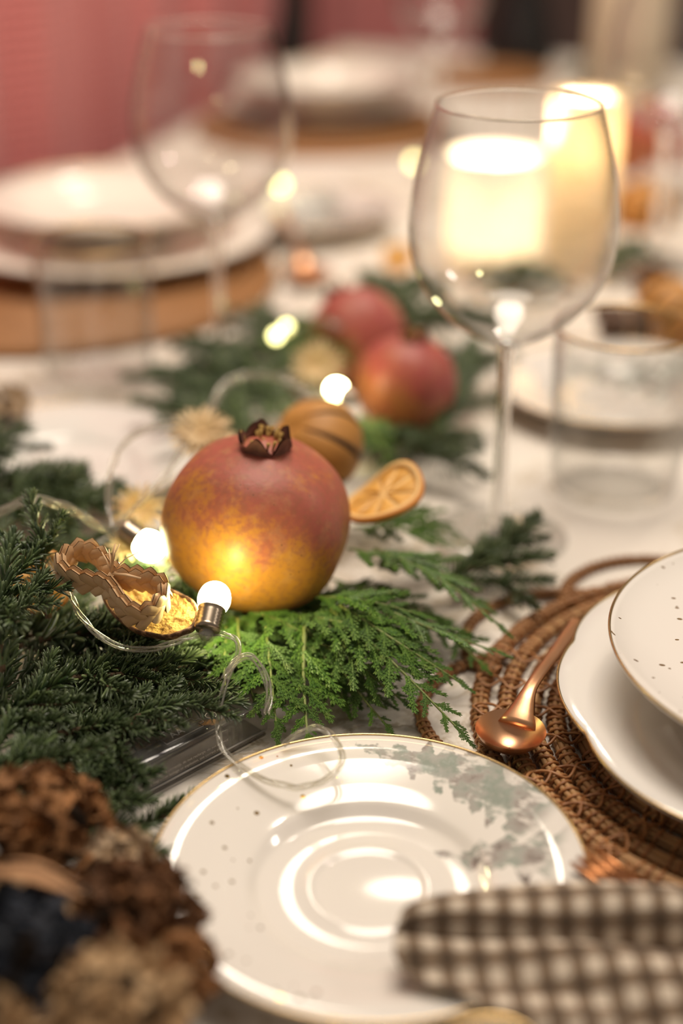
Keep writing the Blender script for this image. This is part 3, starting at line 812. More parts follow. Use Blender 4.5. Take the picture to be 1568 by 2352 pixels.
FILL = ['dark fir branch at the left edge, low under the brown flower head', "low dark fir branch left of the wire's deepest sag", "dark fir branch low behind the battery box's left end", 'low fir branch behind the middle of the battery box', 'dark fir branch under the dried slice at the left edge', 'low fir branch between battery box and brown flower head', "low fir branch under the front bulb's wire", 'low fir branch beneath the dried citrus peel', 'low blurred fir branch under the upper left wire', 'low dark fir branch just above the rust-brown flower head', 'dark fir branch low at left beneath the star-shaped tip', 'lowest fir branch in the shade under the sagging wire']
for i, (a, b, c_) in enumerate([((-40, 1600, .018), (80, 1560, .022), (200, 1520, .024)), ((-60, 1500, .022), (60, 1480, .026), (160, 1440, .028)), ((60, 1700, .016), (160, 1650, .020), (260, 1600, .022)),
                               ((200, 1650, .016), (320, 1600, .020), (440, 1570, .020)), ((-40, 1330, .026), (80, 1340, .030), (190, 1340, .032)), ((60, 1800, .014), (160, 1740, .018), (230, 1680, .020)),
                               ((330, 1500, .020), (430, 1490, .022), (520, 1500, .020)), ((240, 1420, .022), (330, 1400, .024), (430, 1440, .022)), ((40, 1290, .022), (130, 1270, .026), (230, 1290, .028)),
                               ((100, 1900, .012), (190, 1850, .016), (240, 1790, .018)), ((-60, 1430, .02), (50, 1400, .022), (150, 1400, .024)), ((120, 1600, .012), (230, 1570, .014), (350, 1560, .014))]):
    fir_branch(FILL[i], [A(*a), A(*b), A(*c_)], 3, 1.0, group='fir branches deep in the heap at left')

# ------------------------------------------------------------------ cedar sprays
def scale_bead(m, p, d, n, s, ang, off, lift):
    b = n.cross(d).normalized()
    dd = (d * math.cos(ang) + b * math.sin(ang))
    bb = n.cross(dd).normalized()
    c = p + b * off + n * lift
    L, W, H = .0034 * s, .00104 * s, .00098 * s
    vs = [c - dd * L * .35, c + bb * W, c + n * H, c - bb * W, c - n * H, c + dd * L * .65 + n * lift * 0.4]
    m.add(vs, [(0, 2, 1), (0, 3, 2), (0, 4, 3), (0, 1, 4), (5, 1, 2), (5, 2, 3), (5, 3, 4), (5, 4, 1)])
def scaly_path(m, pts, n, s0, s1):
    for i in range(len(pts) - 1):
        t = i / max(1, len(pts) - 1); s = s0 + (s1 - s0) * t
        d = (pts[i + 1] - pts[i]).normalized()
        scale_bead(m, pts[i], d, n, s, .40, .00095 * s, 0)
        scale_bead(m, pts[i], d, n, s, -.40, -.00095 * s, 0)
        scale_bead(m, pts[i] + d * .0010, d, n, s * .95, 0, 0, .00075 * s)
BRL = 0.030
def make_branchlet(seed):
    r = random.Random(seed); n = Vector((0, 0, 1)); m = MB()
    bend = r.uniform(-.2, .2)
    ax = lambda t: Vector((BRL * t, bend * BRL * t * t, -.05 * BRL * t * t))
    N = 13
    scaly_path(m, [ax(i / N) for i in range(N + 1)], n, 1.05, .9)
    sg = r.choice((-1, 1))
    for i in range(1, 10):
        t = .03 + i * .088; sg = -sg
        L = (.0068 * (1 - t) ** .7 + .0022) * (1.35 if i < 3 else 1) * r.uniform(.85, 1.15)
        a = math.radians(r.uniform(25, 35)) * sg
        p = ax(t); d = Vector((math.cos(a), math.sin(a), 0))
        k = max(2, int(L / .0023))
        pts = [p + d * L * j / k + Vector((1, 0, 0)) * L * .12 * (j / k) ** 2 + n * r.uniform(-.0003, .0003) for j in range(k + 1)]
        scaly_path(m, pts, n, .95, .85)
        if L > .0088:
            for q, sg2 in ((.45, sg),):
                a2 = a + sg2 * .55; d2 = Vector((math.cos(a2), math.sin(a2), 0)); pp = p + d * L * q
                scaly_path(m, [pp + d2 * .0021 * j for j in range(3)], n, .85, .8)
    return m.mesh('branchlet', CEDAR, smooth=False)
BRS = [make_branchlet(40 + k) for k in range(4)]
def cedar(label, path, width=1.0, n_pair=9, roll=0.0, up=(0, 0, 1), stem=0.0009, first=0.1, group=None):
    seedn[0] += 1; r = random.Random(seedn[0])
    path = [Vector(p) for p in path]; base = path[0].copy()
    t = empty('cedar_spray', base); tag(t, label, 'cedar spray', group)
    P = spline([p - base for p in path], 10); L = sum((P[i + 1] - P[i]).length for i in range(len(P) - 1))
    Q = resample(P, 20); m = MB(); m.tube(Q, [stem * (1 - .03 * i) for i in range(20)], 6); m.obj('stem', CEDARSTEM, t)
    S = resample(P, 60)
    n_pair = max(4, int(n_pair * .66))
    for i in range(n_pair * 2):
        f = first + (0.93 - first) * i / (n_pair * 2 - 1)
        j = min(58, int(f * 59)); d = (S[min(59, j + 1)] - S[max(0, j - 1)]).normalized()
        u = Vector(up); u = (u - d * u.dot(d)).normalized(); b = u.cross(d)
        u2 = u * math.cos(roll) + b * math.sin(roll); b2 = u2.cross(d)
        sg = 1 if i % 2 else -1
        a = math.radians(r.uniform(30, 44))
        dd = d * math.cos(a) + b2 * sg * math.sin(a) + u2 * r.uniform(-.10, .12)
        ln = width * (0.35 + 0.65 * math.sin(math.pi * min(1.0, (f * 0.85 + 0.18)))) * (1.0 - 0.45 * f) * r.uniform(.85, 1.12)
        tipz = base.z + S[j].z + dd.z * BRL * ln
        if tipz < .004: dd.z += (.004 - tipz) / (BRL * ln)
        o = link('branchlet', r.choice(BRS), t); o.matrix_local = frame(S[j], dd, u2 + Vector((r.uniform(-.2, .2), r.uniform(-.2, .2), 0)), ln)
    d = (S[59] - S[50]).normalized()
    o = link('branchlet', BRS[0], t); o.matrix_local = frame(S[56], d, up, 0.42 * width)
    return t
cedar('cedar spray with a bare yellow stem hanging toward the salad plate rim', [A(700, 1440, .034), A(697, 1560, .024), A(706, 1690, .012)], 1.0, 8, stem=.0012, first=.18)
cedar('cedar spray pointing straight down beside the battery box end', [A(610, 1440, .034), A(622, 1550, .026), A(635, 1670, .013)], 1.05, 9)
cedar('cedar spray reaching over the cloth behind the salad plate, middle one', [A(720, 1430, .030), A(800, 1560, .020), A(890, 1670, .008)], 0.85, 9)
cedar('broad cedar spray ending at the small left loop of the placemat', [A(740, 1420, .034), A(830, 1530, .026), A(925, 1610, .014)], 0.95, 9)
cedar('long cedar spray whose tip hangs over the cane ropes', [A(760, 1400, .036), A(900, 1520, .030), A(1062, 1685, .014)], 1.05, 11)
cedar('cedar spray pointing at the spoon handle', [A(780, 1390, .040), A(920, 1480, .034), A(1060, 1570, .020)], 0.9, 10)
cedar('upper cedar spray reaching toward the soup plate', [A(820, 1370, .040), A(980, 1440, .034), A(1150, 1500, .020)], 0.85, 10, roll=.25)
cedar('light green cedar spray above the cane ropes', [A(860, 1260, .042), A(1010, 1330, .040), A(1150, 1440, .024)], 0.95, 10, roll=.3)
cedar('cedar spray right of the large pomegranate', [A(800, 1260, .040), A(930, 1290, .040), A(1060, 1330, .026)], 0.95, 9, roll=.2)
cedar('cedar spray under the dried orange slice', [A(810, 1210, .030), A(920, 1215, .032), A(1040, 1250, .020)], 0.9, 9)
cedar('bright cedar spray lit by the bulb', [A(545, 1420, .034), A(555, 1520, .028), A(585, 1610, .018)], 0.85, 8)
cedar('small cedar spray next to the wire loop', [A(520, 1440, .030), A(515, 1530, .028), A(520, 1610, .022)], 0.6, 6)
cedar('cedar spray tucked under the front of the large pomegranate', [A(560, 1400, .030), A(650, 1430, .032), A(770, 1500, .026)], 0.9, 9)
cedar('cedar spray between pomegranate and placemat', [A(660, 1410, .030), A(790, 1430, .036), A(930, 1450, .032)], 0.95, 9)
cedar('cedar spray behind the orange slice', [A(830, 950, .026), A(870, 1010, .030), A(900, 1090, .022)], 0.9, 8)
cedar('cedar spray below the orange slice tip', [A(860, 1180, .022), A(960, 1190, .024), A(1060, 1240, .014)], 0.85, 8)
cedar('low cedar spray on the cloth between the longer sprays', [A(720, 1480, .016), A(830, 1580, .010), A(880, 1610, .008)], 0.9, 8)
cedar('low cedar spray on the cloth under the light green spray', [A(900, 1380, .016), A(1020, 1450, .012), A(1110, 1530, .010)], 0.9, 8)
cedar('low cedar spray under the pomegranate at right', [A(760, 1330, .016), A(880, 1370, .018), A(1000, 1420, .014)], 1.0, 9)
cedar('cedar spray just right of the bare yellow stem', [A(690, 1420, .034), A(750, 1520, .024), A(790, 1610, .012)], 0.95, 9)
cedar('cedar spray under the bulb between wire loop and pomegranate', [A(520, 1410, .026), A(590, 1450, .026), A(650, 1520, .020)], 1.0, 9)
cedar('dark low cedar spray behind the two hanging sprays', [A(560, 1440, .014), A(650, 1500, .012), A(740, 1540, .009)], 1.1, 10)
cedar('dark low cedar spray beneath the long spray over the cane', [A(720, 1400, .014), A(850, 1450, .014), A(980, 1520, .010)], 1.1, 10)
cedar('cedar spray behind the upper one, near the fir at right', [A(840, 1290, .022), A(980, 1310, .024), A(1110, 1390, .016)], 1.0, 9)
cedar('bright cedar spray lying close to the pomegranate base at right', [A(720, 1370, .036), A(840, 1380, .042), A(960, 1410, .036)], 0.95, 9)
cedar('low dark cedar spray in the shade below the pomegranate', [A(560, 1380, .014), A(680, 1390, .018), A(800, 1400, .018)], 1.0, 9)
cedar('low cedar spray in the shade behind the pomegranate', [A(760, 1150, .014), A(840, 1170, .018), A(940, 1210, .014)], 1.0, 9)
cedar('blurred cedar spray in front of the far pomegranate', [A(690, 720, .04), A(730, 760, .042), A(790, 820, .036)], 1.2, 8)
cedar('blurred cedar spray behind the lit straw flower', [A(620, 760, .03), A(660, 800, .034), A(720, 880, .030)], 1.1, 8)

# ------------------------------------------------------------------ pomegranates
def pomegranate(label, c, R, axis, mat, squash=0.92, seed=1, crown=1.0):
    t = empty('pomegranate', c); tag(t, label, 'pomegranate')
    M = frame((0, 0, 0), axis, (0, -1, 0.2)) @ Matrix.Rotation(math.pi / 2, 4, 'Y')     # local z -> axis
    r = random.Random(seed); ph = r.uniform(0, 6)
    def rf(th, a):
        rr = R * (1 + .030 * math.cos(6 * a + ph) * math.sin(th) ** 2 + .015 * math.cos(3 * a + 1))
        return rr
    m = MB(); vs = []
    def fn(a, b):
        th = math.pi * (1 - b); ang = 2 * math.pi * a; rr = rf(th, ang)
        z = math.cos(th) * R * squash
        s = math.sin(th) ** 0.76
        if th < .42: z += R * .10 * (1 - th / .42) ** 2
        p = Vector((rr * s * math.cos(ang), rr * s * math.sin(ang), z))
        return M @ p
    m.grid(fn, 72, 44, True); m.obj('skin', mat, t)
    ct = MB(); cr = R * .25 * crown; z0 = R * squash * .97; n = 48
    def cf(a, b, inn=0.0):
        ang = 2 * math.pi * a
        lobe = abs(math.cos(ang * 3 + .4))
        h = R * (.20 + .045 * lobe ** .7) * crown * b
        flare = 1 - .10 * b + .22 * b * b + .05 * math.sin(ang * 3 + 1) * b + .03 * math.sin(ang * 11) * b
        return M @ Vector(((cr * flare - inn) * math.cos(ang), (cr * flare - inn) * math.sin(ang), z0 - R * .06 + h + R * .07 * b * math.sin(ang * 5)))
    ct.grid(lambda a, b: cf(a, b), n, 7, True); ct.grid(lambda a, b: cf(a, 1 - b, R * .035), n, 7, True); ct.lathe([(0, 0), (cr * 1.02, 0)], 24, origin=(0, 0, 0)); k0 = len(ct.v) - 25
    for q in range(k0, len(ct.v)): ct.v[q] = tuple(M @ (Vector(ct.v[q]) + Vector((0, 0, z0 + R * .055))))
    ct.obj('crown', CROWN, t)
    st = MB()
    for k in range(26):
        a_ = r.uniform(0, 2 * math.pi); q = cr * math.sqrt(r.random()) * .8
        p = Vector((q * math.cos(a_), q * math.sin(a_), z0 - R * .02)); e = p + Vector((q * .35 * math.cos(a_ + r.uniform(-1, 1)), q * .35 * math.sin(a_), R * r.uniform(.12, .22) * crown))
        st.tube([M @ p, M @ ((p + e) / 2 + Vector((0, 0, R * .02))), M @ e], [R * .014, R * .012, R * .022], 5)
    o = st.obj('stamens', STAMEN, t); o['kind'] = 'stuff'
    return t
pomegranate('large golden pomegranate with rosy shoulders in the middle of the garland', atd(592, 1200, .700), .0440, (.10, -.06, 1), POM1, .90, 3)
pomegranate('red pomegranate left of the wine glass stem', atd(932, 882, .925), .0310, (.13, -.05, 1), POM2, .98, 5)
pomegranate('far red pomegranate half hidden behind the other red one', atd(822, 770, 1.02), .0330, (-.5, .5, .8), POM2, .95, 8)
pomegranate('blurred reddish fruit at the right edge behind the tall candle', aty(1492, 325, 1.50), .040, (.3, .2, 1), POM2, .95, 9)

# ------------------------------------------------------------------ dried oranges and slices
def dried_orange(label, c, R, axis, nsl=9, squash=.88):
    t = empty('dried_orange', c); tag(t, label, 'dried orange')
    M = frame((0, 0, 0), axis, (0, 0, 1)) @ Matrix.Rotation(math.pi / 2, 4, 'Y')
    m = MB(); sl = MB()
    def pt(a, b, dip):
        th = math.pi * b; k = abs(math.sin(a * nsl / 2 + .6))
        pl = (1 - math.exp(-(k / .16) ** 2)) if .12 < b < .88 else 1
        rr = R * (1 - dip * (1 - pl) * math.sin(th)) * (1 + .012 * math.sin(5 * a))
        return M @ Vector((rr * math.sin(th) * math.cos(a), rr * math.sin(th) * math.sin(a), rr * squash * math.cos(th) * (1 - .14 * math.exp(-(th / .25) ** 2))))
    m.grid(lambda a, b: pt(2 * math.pi * a, b, .17), 216, 36, True); m.obj('peel', DPEEL, t)
    for k in range(nsl):
        a0 = (math.pi * k - .6) * 2 / nsl; s = MB()
        pts = []
        for i in range(17):
            b = .16 + .68 * i / 16; th = math.pi * b; rr = R * .925
            pts.append(M @ Vector((rr * math.sin(th) * math.cos(a0), rr * math.sin(th) * math.sin(a0), rr * squash * math.cos(th))))
        s.tube(pts, [R * (.02 + .075 * math.sin(math.pi * i / 16)) for i in range(17)], 6); s.obj('slit', DSLIT, t)
    return t
dried_orange('dried whole orange with dark slits behind the large pomegranate', atd(726, 1026, .80), .0268, (-.62, -.35, .62))
dried_orange('blurred orange fruit at the right edge below the reddish one', aty(1478, 480, 1.38), .030, (.2, 0, 1))
dried_orange('blurred copper-coloured dried orange behind the right tumbler', aty(1545, 725, 1.06), .030, (.6, .2, .6))
def orange_slice(label, c, R, normal, th=.0038, ref=(1, 0, 0)):
    t = empty('orange_slice', c); tag(t, label, 'orange slice')
    M = frame((0, 0, 0), ref, normal)
    def wv(a, r): return .0022 * (r / R) ** 2 * math.sin(2 * a + .5) + .001 * (r / R) * math.sin(3 * a)
    m = MB()
    def rim(prof, mat, nm):
        mm = MB(); n = 64; vs = []; fs = []
        for (r, z) in prof:
            for k in range(n):
                a = 2 * math.pi * k / n; rr = r * (1 + .02 * math.sin(3 * a))
                vs.append(M @ Vector((rr * math.cos(a), rr * math.sin(a), z + wv(a, r))))
        q = len(prof)
        for i in range(q):
            j = (i + 1) % q
            for k in range(n): fs.append((i * n + k, i * n + (k + 1) % n, j * n + (k + 1) % n, j * n + k))
        mm.add(vs, fs); mm.obj(nm, mat, t)
    h = th / 2
    rim([(R * .95, h), (R, h * .6), (R * 1.01, 0), (R, -h * .6), (R * .95, -h)], ORANGE_RIND, 'rind')
    rim([(R * .84, h * .98), (R * .955, h * 1.02), (R * .955, -h * 1.02), (R * .84, -h * .98)], ORANGE_PITH, 'pith')
    mm = MB(); mm.lathe([(0, h * .2), (R * .86, h * .2), (R * .86, -h * .2), (0, -h * .2)], 48); 
    mm.v = [tuple(M @ Vector((x, y, z + wv(math.atan2(y, x), math.hypot(x, y))))) for x, y, z in mm.v]; mm.obj('membrane', ORANGE_PITH, t)
    for k in range(9):
        a0 = 2 * math.pi * k / 9; a1 = a0 + 2 * math.pi / 9; g = MB()
        def fn(u, v, sgn):
            r = R * (.10 + .72 * v); pad = .0008 / r
            a = a0 + pad + (a1 - a0 - 2 * pad) * u
            bulge = math.sin(math.pi * u) ** .5 * math.sin(math.pi * min(1, v * .95 + .03)) ** .5
            return M @ Vector((r * math.cos(a), r * math.sin(a), sgn * h * (.25 + .55 * bulge) + wv(a, r)))
        g.grid(lambda u, v: fn(u, v, 1), 8, 7); g.grid(lambda u, v: fn(1 - u, v, -1), 8, 7)
        g.obj('segment', ORANGE_FLESH, t)
    return t
orange_slice('dried orange slice leaning right of the large pomegranate', atd(880, 1138, .735), .0218, (-.47, -.12, .86), ref=(.85, .25, .45))
orange_slice('dried orange slice behind the fir tip at the left edge', atd(92, 1335, .68), .0150, (.2, -.8, .6), ref=(.8, .2, .3))
orange_slice('blurred orange slice far behind, left one of the two by the glass bowl', aty(912, 590, 1.23), .013, (.1, -.8, .6))
orange_slice('blurred orange slice far behind, lower one by the glass bowl', aty(905, 680, 1.13), .011, (.1, -.8, .6))

# ------------------------------------------------------------------ straw flowers
def straw_flower(label, c, R, normal, n=24, rows=2, ref=(1, 0, 0)):
    seedn[0] += 1; r = random.Random(seedn[0])
    t = empty('straw_flower', c); tag(t, label, 'straw flower')
    M = frame((0, 0, 0), ref, normal)
    pm_ = MB()
    def pf(u, v):
        x = .12 * R + .88 * R * v
        w = R * (.030 + .042 * math.sin(math.pi * min(1, v * .8 + .12)))
        y = (u - .5) * 2 * w
        return Vector((x, y, R * (.10 + .10 * v - .14 * v * v) + abs(u - .5) * w * .9))
    pm_.grid(pf, 5, 6); pm_.grid(lambda u, v: pf(1 - u, v) - Vector((0, 0, R * .012)), 5, 6)
    me = pm_.mesh('petal', PETAL)
    for row in range(rows):
        for k in range(n):
            a = 2 * math.pi * (k + .5 * row) / n + r.uniform(-.06, .06)
            o = link('petal', me, t)
            tilt = -.18 - .35 * row + r.uniform(-.08, .08)
            o.matrix_local = M @ Matrix.Rotation(a, 4, 'Z') @ Matrix.Rotation(tilt, 4, 'Y') @ Matrix.Scale((1 - .22 * row) * r.uniform(.92, 1.06), 4)
    m = MB(); m.lathe([(0, R * .30), (R * .09, R * .28), (R * .13, R * .21), (R * .10, R * .10), (0, R * .06)], 14); m.v = [tuple(M @ Vector(p)) for p in m.v]; m.obj('centre', PETAL, t)
    return t
straw_flower('pale straw flower standing behind the large pomegranate at left', atd(462, 1003, .80), .0185, (-.1, -.45, .85))
straw_flower('yellow-lit straw flower above the left bulb', atd(318, 1168, .755), .0140, (.05, -.85, .5), 16)
straw_flower('blurred straw flower behind the glowing bulb near the red pomegranate', atd(728, 845, .96), .0180, (.1, -.8, .6))
straw_flower('small straw flower half under the left bulb', atd(285, 1258, .715), .0100, (.1, -.6, .8), 12)

# ------------------------------------------------------------------ dried peel and braided straw ornament
pc = atd(345, 1392, .645)
e1 = (atd(458, 1452, .630) - atd(232, 1362, .650)).normalized()
t = empty('dried_peel', pc); tag(t, 'curved dried citrus peel with yellow pulp under the straw ornament', 'dried peel')
M = frame((0, 0, 0), e1, (0.06, -.46, .88))
RX, RY, TH = .0245, .0125, .0034
def peel(u, r, z):
    a = 2 * math.pi * u
    x = RX * r * math.cos(a); y = RY * r * math.sin(a) * (1 + .12 * math.cos(a))
    return M @ Vector((x, y, z + 9.0 * x * x + 14 * y * y - .004 + .0004 * math.sin(9 * a) * r))
m = MB(); rr_ = random.Random(4)
m.grid(lambda u, v: peel(u, .03 + .89 * v, .0008 * mnoise.noise(Vector((math.cos(6.28 * u) * v * 9, math.sin(6.28 * u) * v * 9, 0)))), 90, 26, True); m.obj('pulp', PULP, t)
m = MB(); m.grid(lambda u, v: peel(u, [.90, .95, 1.0, 1.02, .99, .90, .6, .3, .02][int(round(v * 8))], [.0, .0009, .0006, -.0012, -.0030, -.0042, -.0044, -.0044, -.0044][int(round(v * 8))]), 90, 9, True); m.obj('rind', RIND, t)

t = empty('straw_ornament', atd(258, 1335, .637)); tag(t, 'braided straw bow ornament tied in the middle, lying on the dried peel', 'straw ornament')
so = t.location.copy()
ex = (atd(378, 1408, .630) - atd(140, 1282, .650)).normalized()
M = frame((0, 0, 0), ex, (.10, -.35, .90))
path = []
for i in range(80):
    a = 2 * math.pi * i / 80
    x = .0245 * math.cos(a)
    w = .0024 + .0098 * abs(math.cos(a)) ** .8 * (1 - .55 * abs(math.cos(a)) ** 4) if True else 0
    y = w * (1 if math.sin(a) > 0 else -1) * min(1, abs(math.sin(a)) * 2.4)
    path.append(Vector((x, y, .0010 * math.sin(2 * a))))
NP = 22; Q = resample(path, NP, True)
pl = MB()
def pad(u, v, s):
    x = (u - .5) * 2; y = (v - .5) * 2
    e = (max(0, 1 - x ** 4) * max(0, 1 - y ** 4)) ** .5
    return Vector((x * .0052 * (1 - .12 * abs(y)), y * .0028, s * (.0002 + .0014 * e)))
pl.grid(lambda u, v: pad(u, v, 1), 7, 6); pl.grid(lambda u, v: pad(1 - u, v, -1), 7, 6)
PLAIT = pl.mesh('plait', STRAW)
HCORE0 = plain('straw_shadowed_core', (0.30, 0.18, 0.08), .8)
core = MB()
for z in (-.0016, .0016): core.tube([p + Vector((0, 0, z)) for p in resample(path, 60, True)], .0011, 6, closed=True)
core.v = [tuple(M @ Vector(p)) for p in core.v]; core.obj('braid_core', HCORE0, t)
for i in range(NP):
    tt = (Q[(i + 1) % NP] - Q[i - 1]).normalized(); out = tt.cross(Vector((0, 0, 1))).normalized()
    for row, sg in ((1, 1), (-1, -1)):
        for face in (1, -1):
            up2 = out * face
            B = Matrix((tt, Vector((0, 0, 1)), up2)).transposed()
            if B.determinant() < 0: B = Matrix((-tt, Vector((0, 0, 1)), up2)).transposed(); s2 = -1
            else: s2 = 1
            L = B.to_4x4() @ Matrix.Rotation(s2 * sg * -.70, 4, 'Z') @ Matrix.Rotation(.13, 4, 'Y') @ Matrix.Rotation(.08 * sg, 4, 'X')
            L.translation = Q[i] + Vector((0, 0, sg * .0024)) + tt * (.0011 * sg) + out * face * .0011
            o = link('plait', PLAIT, t); o.matrix_local = M @ L
m = MB()
for k in range(4):
    x = (k - 1.5) * .0007
    m.tube([M @ Vector((x + .0004 * math.sin(q), .0036 * math.cos(q), .0052 * math.sin(q))) for q in [2 * math.pi * j / 20 for j in range(20)]], .00035, 5, closed=True)
m.obj('tie', STRAW, t)
for (dx, dy, dz, w) in ((-.002, .006, .016, .0005), (.000, .007, .0165, .0005), (.0135, .003, .0035, .0009), (-.006, .0065, .008, .0005), (-.008, .004, .007, .0004), (.007, .011, .011, .0004), (-.004, .009, .011, .0005)):
    m = MB(); m.tube([M @ Vector((0, 0, .0048)), M @ Vector((dx * .5, dy * .5, .0048 + dz * .6)), M @ Vector((dx, dy, .0048 + dz * .75))], [w, w, w * .7], 6, flat=.7); m.obj('straw_end', STRAW, t)

# ------------------------------------------------------------------ light string
ls = empty('light_string', atd(485, 1440, .632)); tag(ls, 'clear-wired string of glowing mini bulbs winding through the garland', 'string lights')
lo = ls.location.copy()
def wire(pts, strands=3, rad=.00052, tw=.0010, turns=260, mat=WIRE):
    P = resample(spline(pts, 10), max(20, int(12 * len(pts))))
    L = [0]
    for i in range(1, len(P)): L.append(L[-1] + (P[i] - P[i - 1]).length)
    for s in range(strands):
        out = []
        for i in range(len(P)):
            d = (P[min(i + 1, len(P) - 1)] - P[max(i - 1, 0)]).normalized()
            up = Vector((0, 0, 1)); b = up.cross(d)
            if b.length < .1: b = Vector((0, 1, 0)).cross(d)
            b.normalize(); n = d.cross(b); a = 2 * math.pi * s / strands + L[i] * turns * .5 + .7 * math.sin(L[i] * 130)
            out.append(P[i] + (b * math.cos(a) + n * math.sin(a)) * tw - lo)
        m = MB(); m.tube(out, rad, 6); m.obj('wire', mat, ls)
def bulb(p, d, k=1.0, mat=BULB):
    p = Vector(p) - lo
    M = frame(p, d, (0, 0, 1), k) @ Matrix.Rotation(math.pi / 2, 4, 'Y')
    hold = empty('bulb', parent=ls); hold.matrix_local = M
    m = MB(); m.lathe([(max(q.x, 0), q.y) for q in spline([(.0048, .0096, 0), (.0056, .0108, 0), (.0070, .0140, 0), (.0072, .0170, 0), (.0062, .0205, 0), (.0042, .0228, 0), (.0018, .0238, 0), (0, .0240, 0)], 4)], 48); m.obj('glass', mat, hold)
    pr = [(0, .0006), (.0050, .0006), (.0055, .0014)]
    for i in range(5): pr += [(.0058, .0024 + i * .0016), (.0052, .0032 + i * .0016)]
    pr += [(.0060, .0108), (.0060, .0114), (0, .0115)]
    m = MB(); m.lathe(pr, 28); m.obj('screw_base', NICKEL, hold)
    m = MB(); m.lathe([(0, -.0040), (.0016, -.0036), (.0030, -.0020), (.0033, .0014), (.0030, .0019), (0, .0019)], 20); m.obj('socket', WIRE, hold)
b1 = atd(474, 1452, .629); bulb(b1, atd(492, 1392, .634) - b1 + Vector((0, .006, .002)))
b2 = atd(283, 1214, .712); bulb(b2, atd(362, 1268, .705) - b2, 1.0)
b3 = atd(815, 918, .87); bulb(b3, atd(768, 893, .875) - b3, .8)
for (x, y, d_) in ((655, 770, 1.02), (632, 788, 1.0)): bulb(atd(x, y, d_), Vector((.1, -.6, .8)), .55, BULB_FAR)
bulb(atd(636, 400, 1.42), Vector((.25, -.3, -.7)), .62, BULB_FAR)
bulb(atd(950, 385, 1.55), Vector((0, -.5, .7)), .55, BULB_FAR)
W = lambda *l: [atd(x, y, d) for x, y, d in l]
wire(W((-30, 1195, .70), (20, 1165, .695), (75, 1148, .69), (150, 1165, .70), (220, 1205, .712), (268, 1232, .716)), 3, .0010, .0016)
wire(W((262, 1215, .716), (250, 1150, .73), (258, 1070, .75), (300, 1005, .77), (370, 975, .79), (440, 968, .80), (500, 975, .81)), 2, .0008, .0011)
wire(W((275, 1200, .715), (330, 1145, .74), (385, 1085, .76), (425, 1020, .78)), 2, .0008, .0011)
wire(W((480, 965, .82), (492, 925, .84), (515, 885, .85), (570, 862, .86), (640, 868, .87), (700, 898, .87), (790, 915, .87)), 3, .0010, .0015)
wire(W((640, 770, 1.0), (690, 752, 1.0), (740, 735, .99), (785, 752, .98)), 3, .0010, .0015)
wire(W((615, 700, 1.05), (640, 640, 1.1), (670, 570, 1.18), (705, 520, 1.22)), 3, .0012, .002)
wire(W((85, 1245, .665), (118, 1300, .655), (155, 1355, .645), (188, 1418, .638), (235, 1465, .634), (290, 1490, .632), (360, 1488, .630), (420, 1468, .630), (468, 1455, .631)), 3)
wire(W((472, 1460, .631), (505, 1455, .630), (540, 1468, .628), (548, 1500, .625), (528, 1540, .622), (512, 1585, .620), (505, 1640, .618), (500, 1680, .613)), 3)
wire(W((500, 1680, .613), (515, 1725, .606), (560, 1765, .599), (620, 1795, .592), (690, 1808, .588), (755, 1785, .588), (785, 1745, .595), (772, 1700, .604), (735, 1672, .611), (690, 1682, .613), (650, 1712, .612)), 3)
wire(W((515, 1560, .622), (540, 1520, .628), (575, 1508, .632), (605, 1545, .630), (618, 1595, .626), (612, 1640, .622)), 4, .0005, .0012)

# ------------------------------------------------------------------ battery box
pA = at(306, 1856, .0); pB = at(620, 1688, .0)
ux = (pB - pA).normalized(); uy = Vector((-ux.y, ux.x, 0)); BL = (pB - pA).length; BW, BH = .020, .0178
t = empty('battery_box', pA, (0, 0, math.atan2(ux.y, ux.x))); tag(t, 'clear plastic battery box with dark cells and printed warning, beside the fir', 'battery box')
def rbox(m, x0, x1, y0, y1, z0, z1, r=.002, seg=4):
    prof = []
    for (cy, cz, a0) in ((y1 - r, z0 + r, -90), (y1 - r, z1 - r, 0), (y0 + r, z1 - r, 90), (y0 + r, z0 + r, 180)):
        for k in range(seg + 1):
            a = math.radians(a0 + 90 * k / seg); prof.append((cy + r * math.cos(a), cz + r * math.sin(a)))
    cy, cz = (y0 + y1) / 2, (z0 + z1) / 2
    rows = []
    for (x, k) in ((x0, 0.80), (x0 + r * .3, .93), (x0 + r, 1), (x1 - r, 1), (x1 - r * .3, .93), (x1, .80)):
        rows.append([(x, cy + (y - cy) * k, cz + (z - cz) * k) for y, z in prof])
    n = len(prof); vs = [p for row in rows for p in row]; fs = []
    for i in range(5):
        for k in range(n): fs.append((i * n + k, i * n + (k + 1) % n, (i + 1) * n + (k + 1) % n, (i + 1) * n + k))
    fs.append(tuple(range(n))[::-1]); fs.append(tuple(5 * n + k for k in range(n)))
    m.add(vs, fs)
m = MB(); rbox(m, 0, BL, 0, BW, .0006, BH, .0030); m.obj('case', PLASTIC, t)
DARKCELL = plain('dark_cell', (0.045, 0.038, 0.032), 0.35)
for k in range(2):
    m = MB(); n = 20
    c = Vector((0, .0056 + k * .0088, .0085))
    m.lathe([(0, 0), (.0040, 0), (.0041, .001), (.0041, BL * .66), (.0038, BL * .665), (.0013, BL * .667), (.0013, BL * .68), (0, BL * .68)], 24)
    m.v = [(z + .003, x + c.y, y + c.z) for x, y, z in m.v]; m.obj('battery', DARKCELL, t)
m = MB(); m.box((BL * .36, .0013, .0088), (BL * .68, .0004, .0090)); m.obj('label_strip', plain('label_strip', (0.10, 0.085, 0.07), 0.4), t, False)
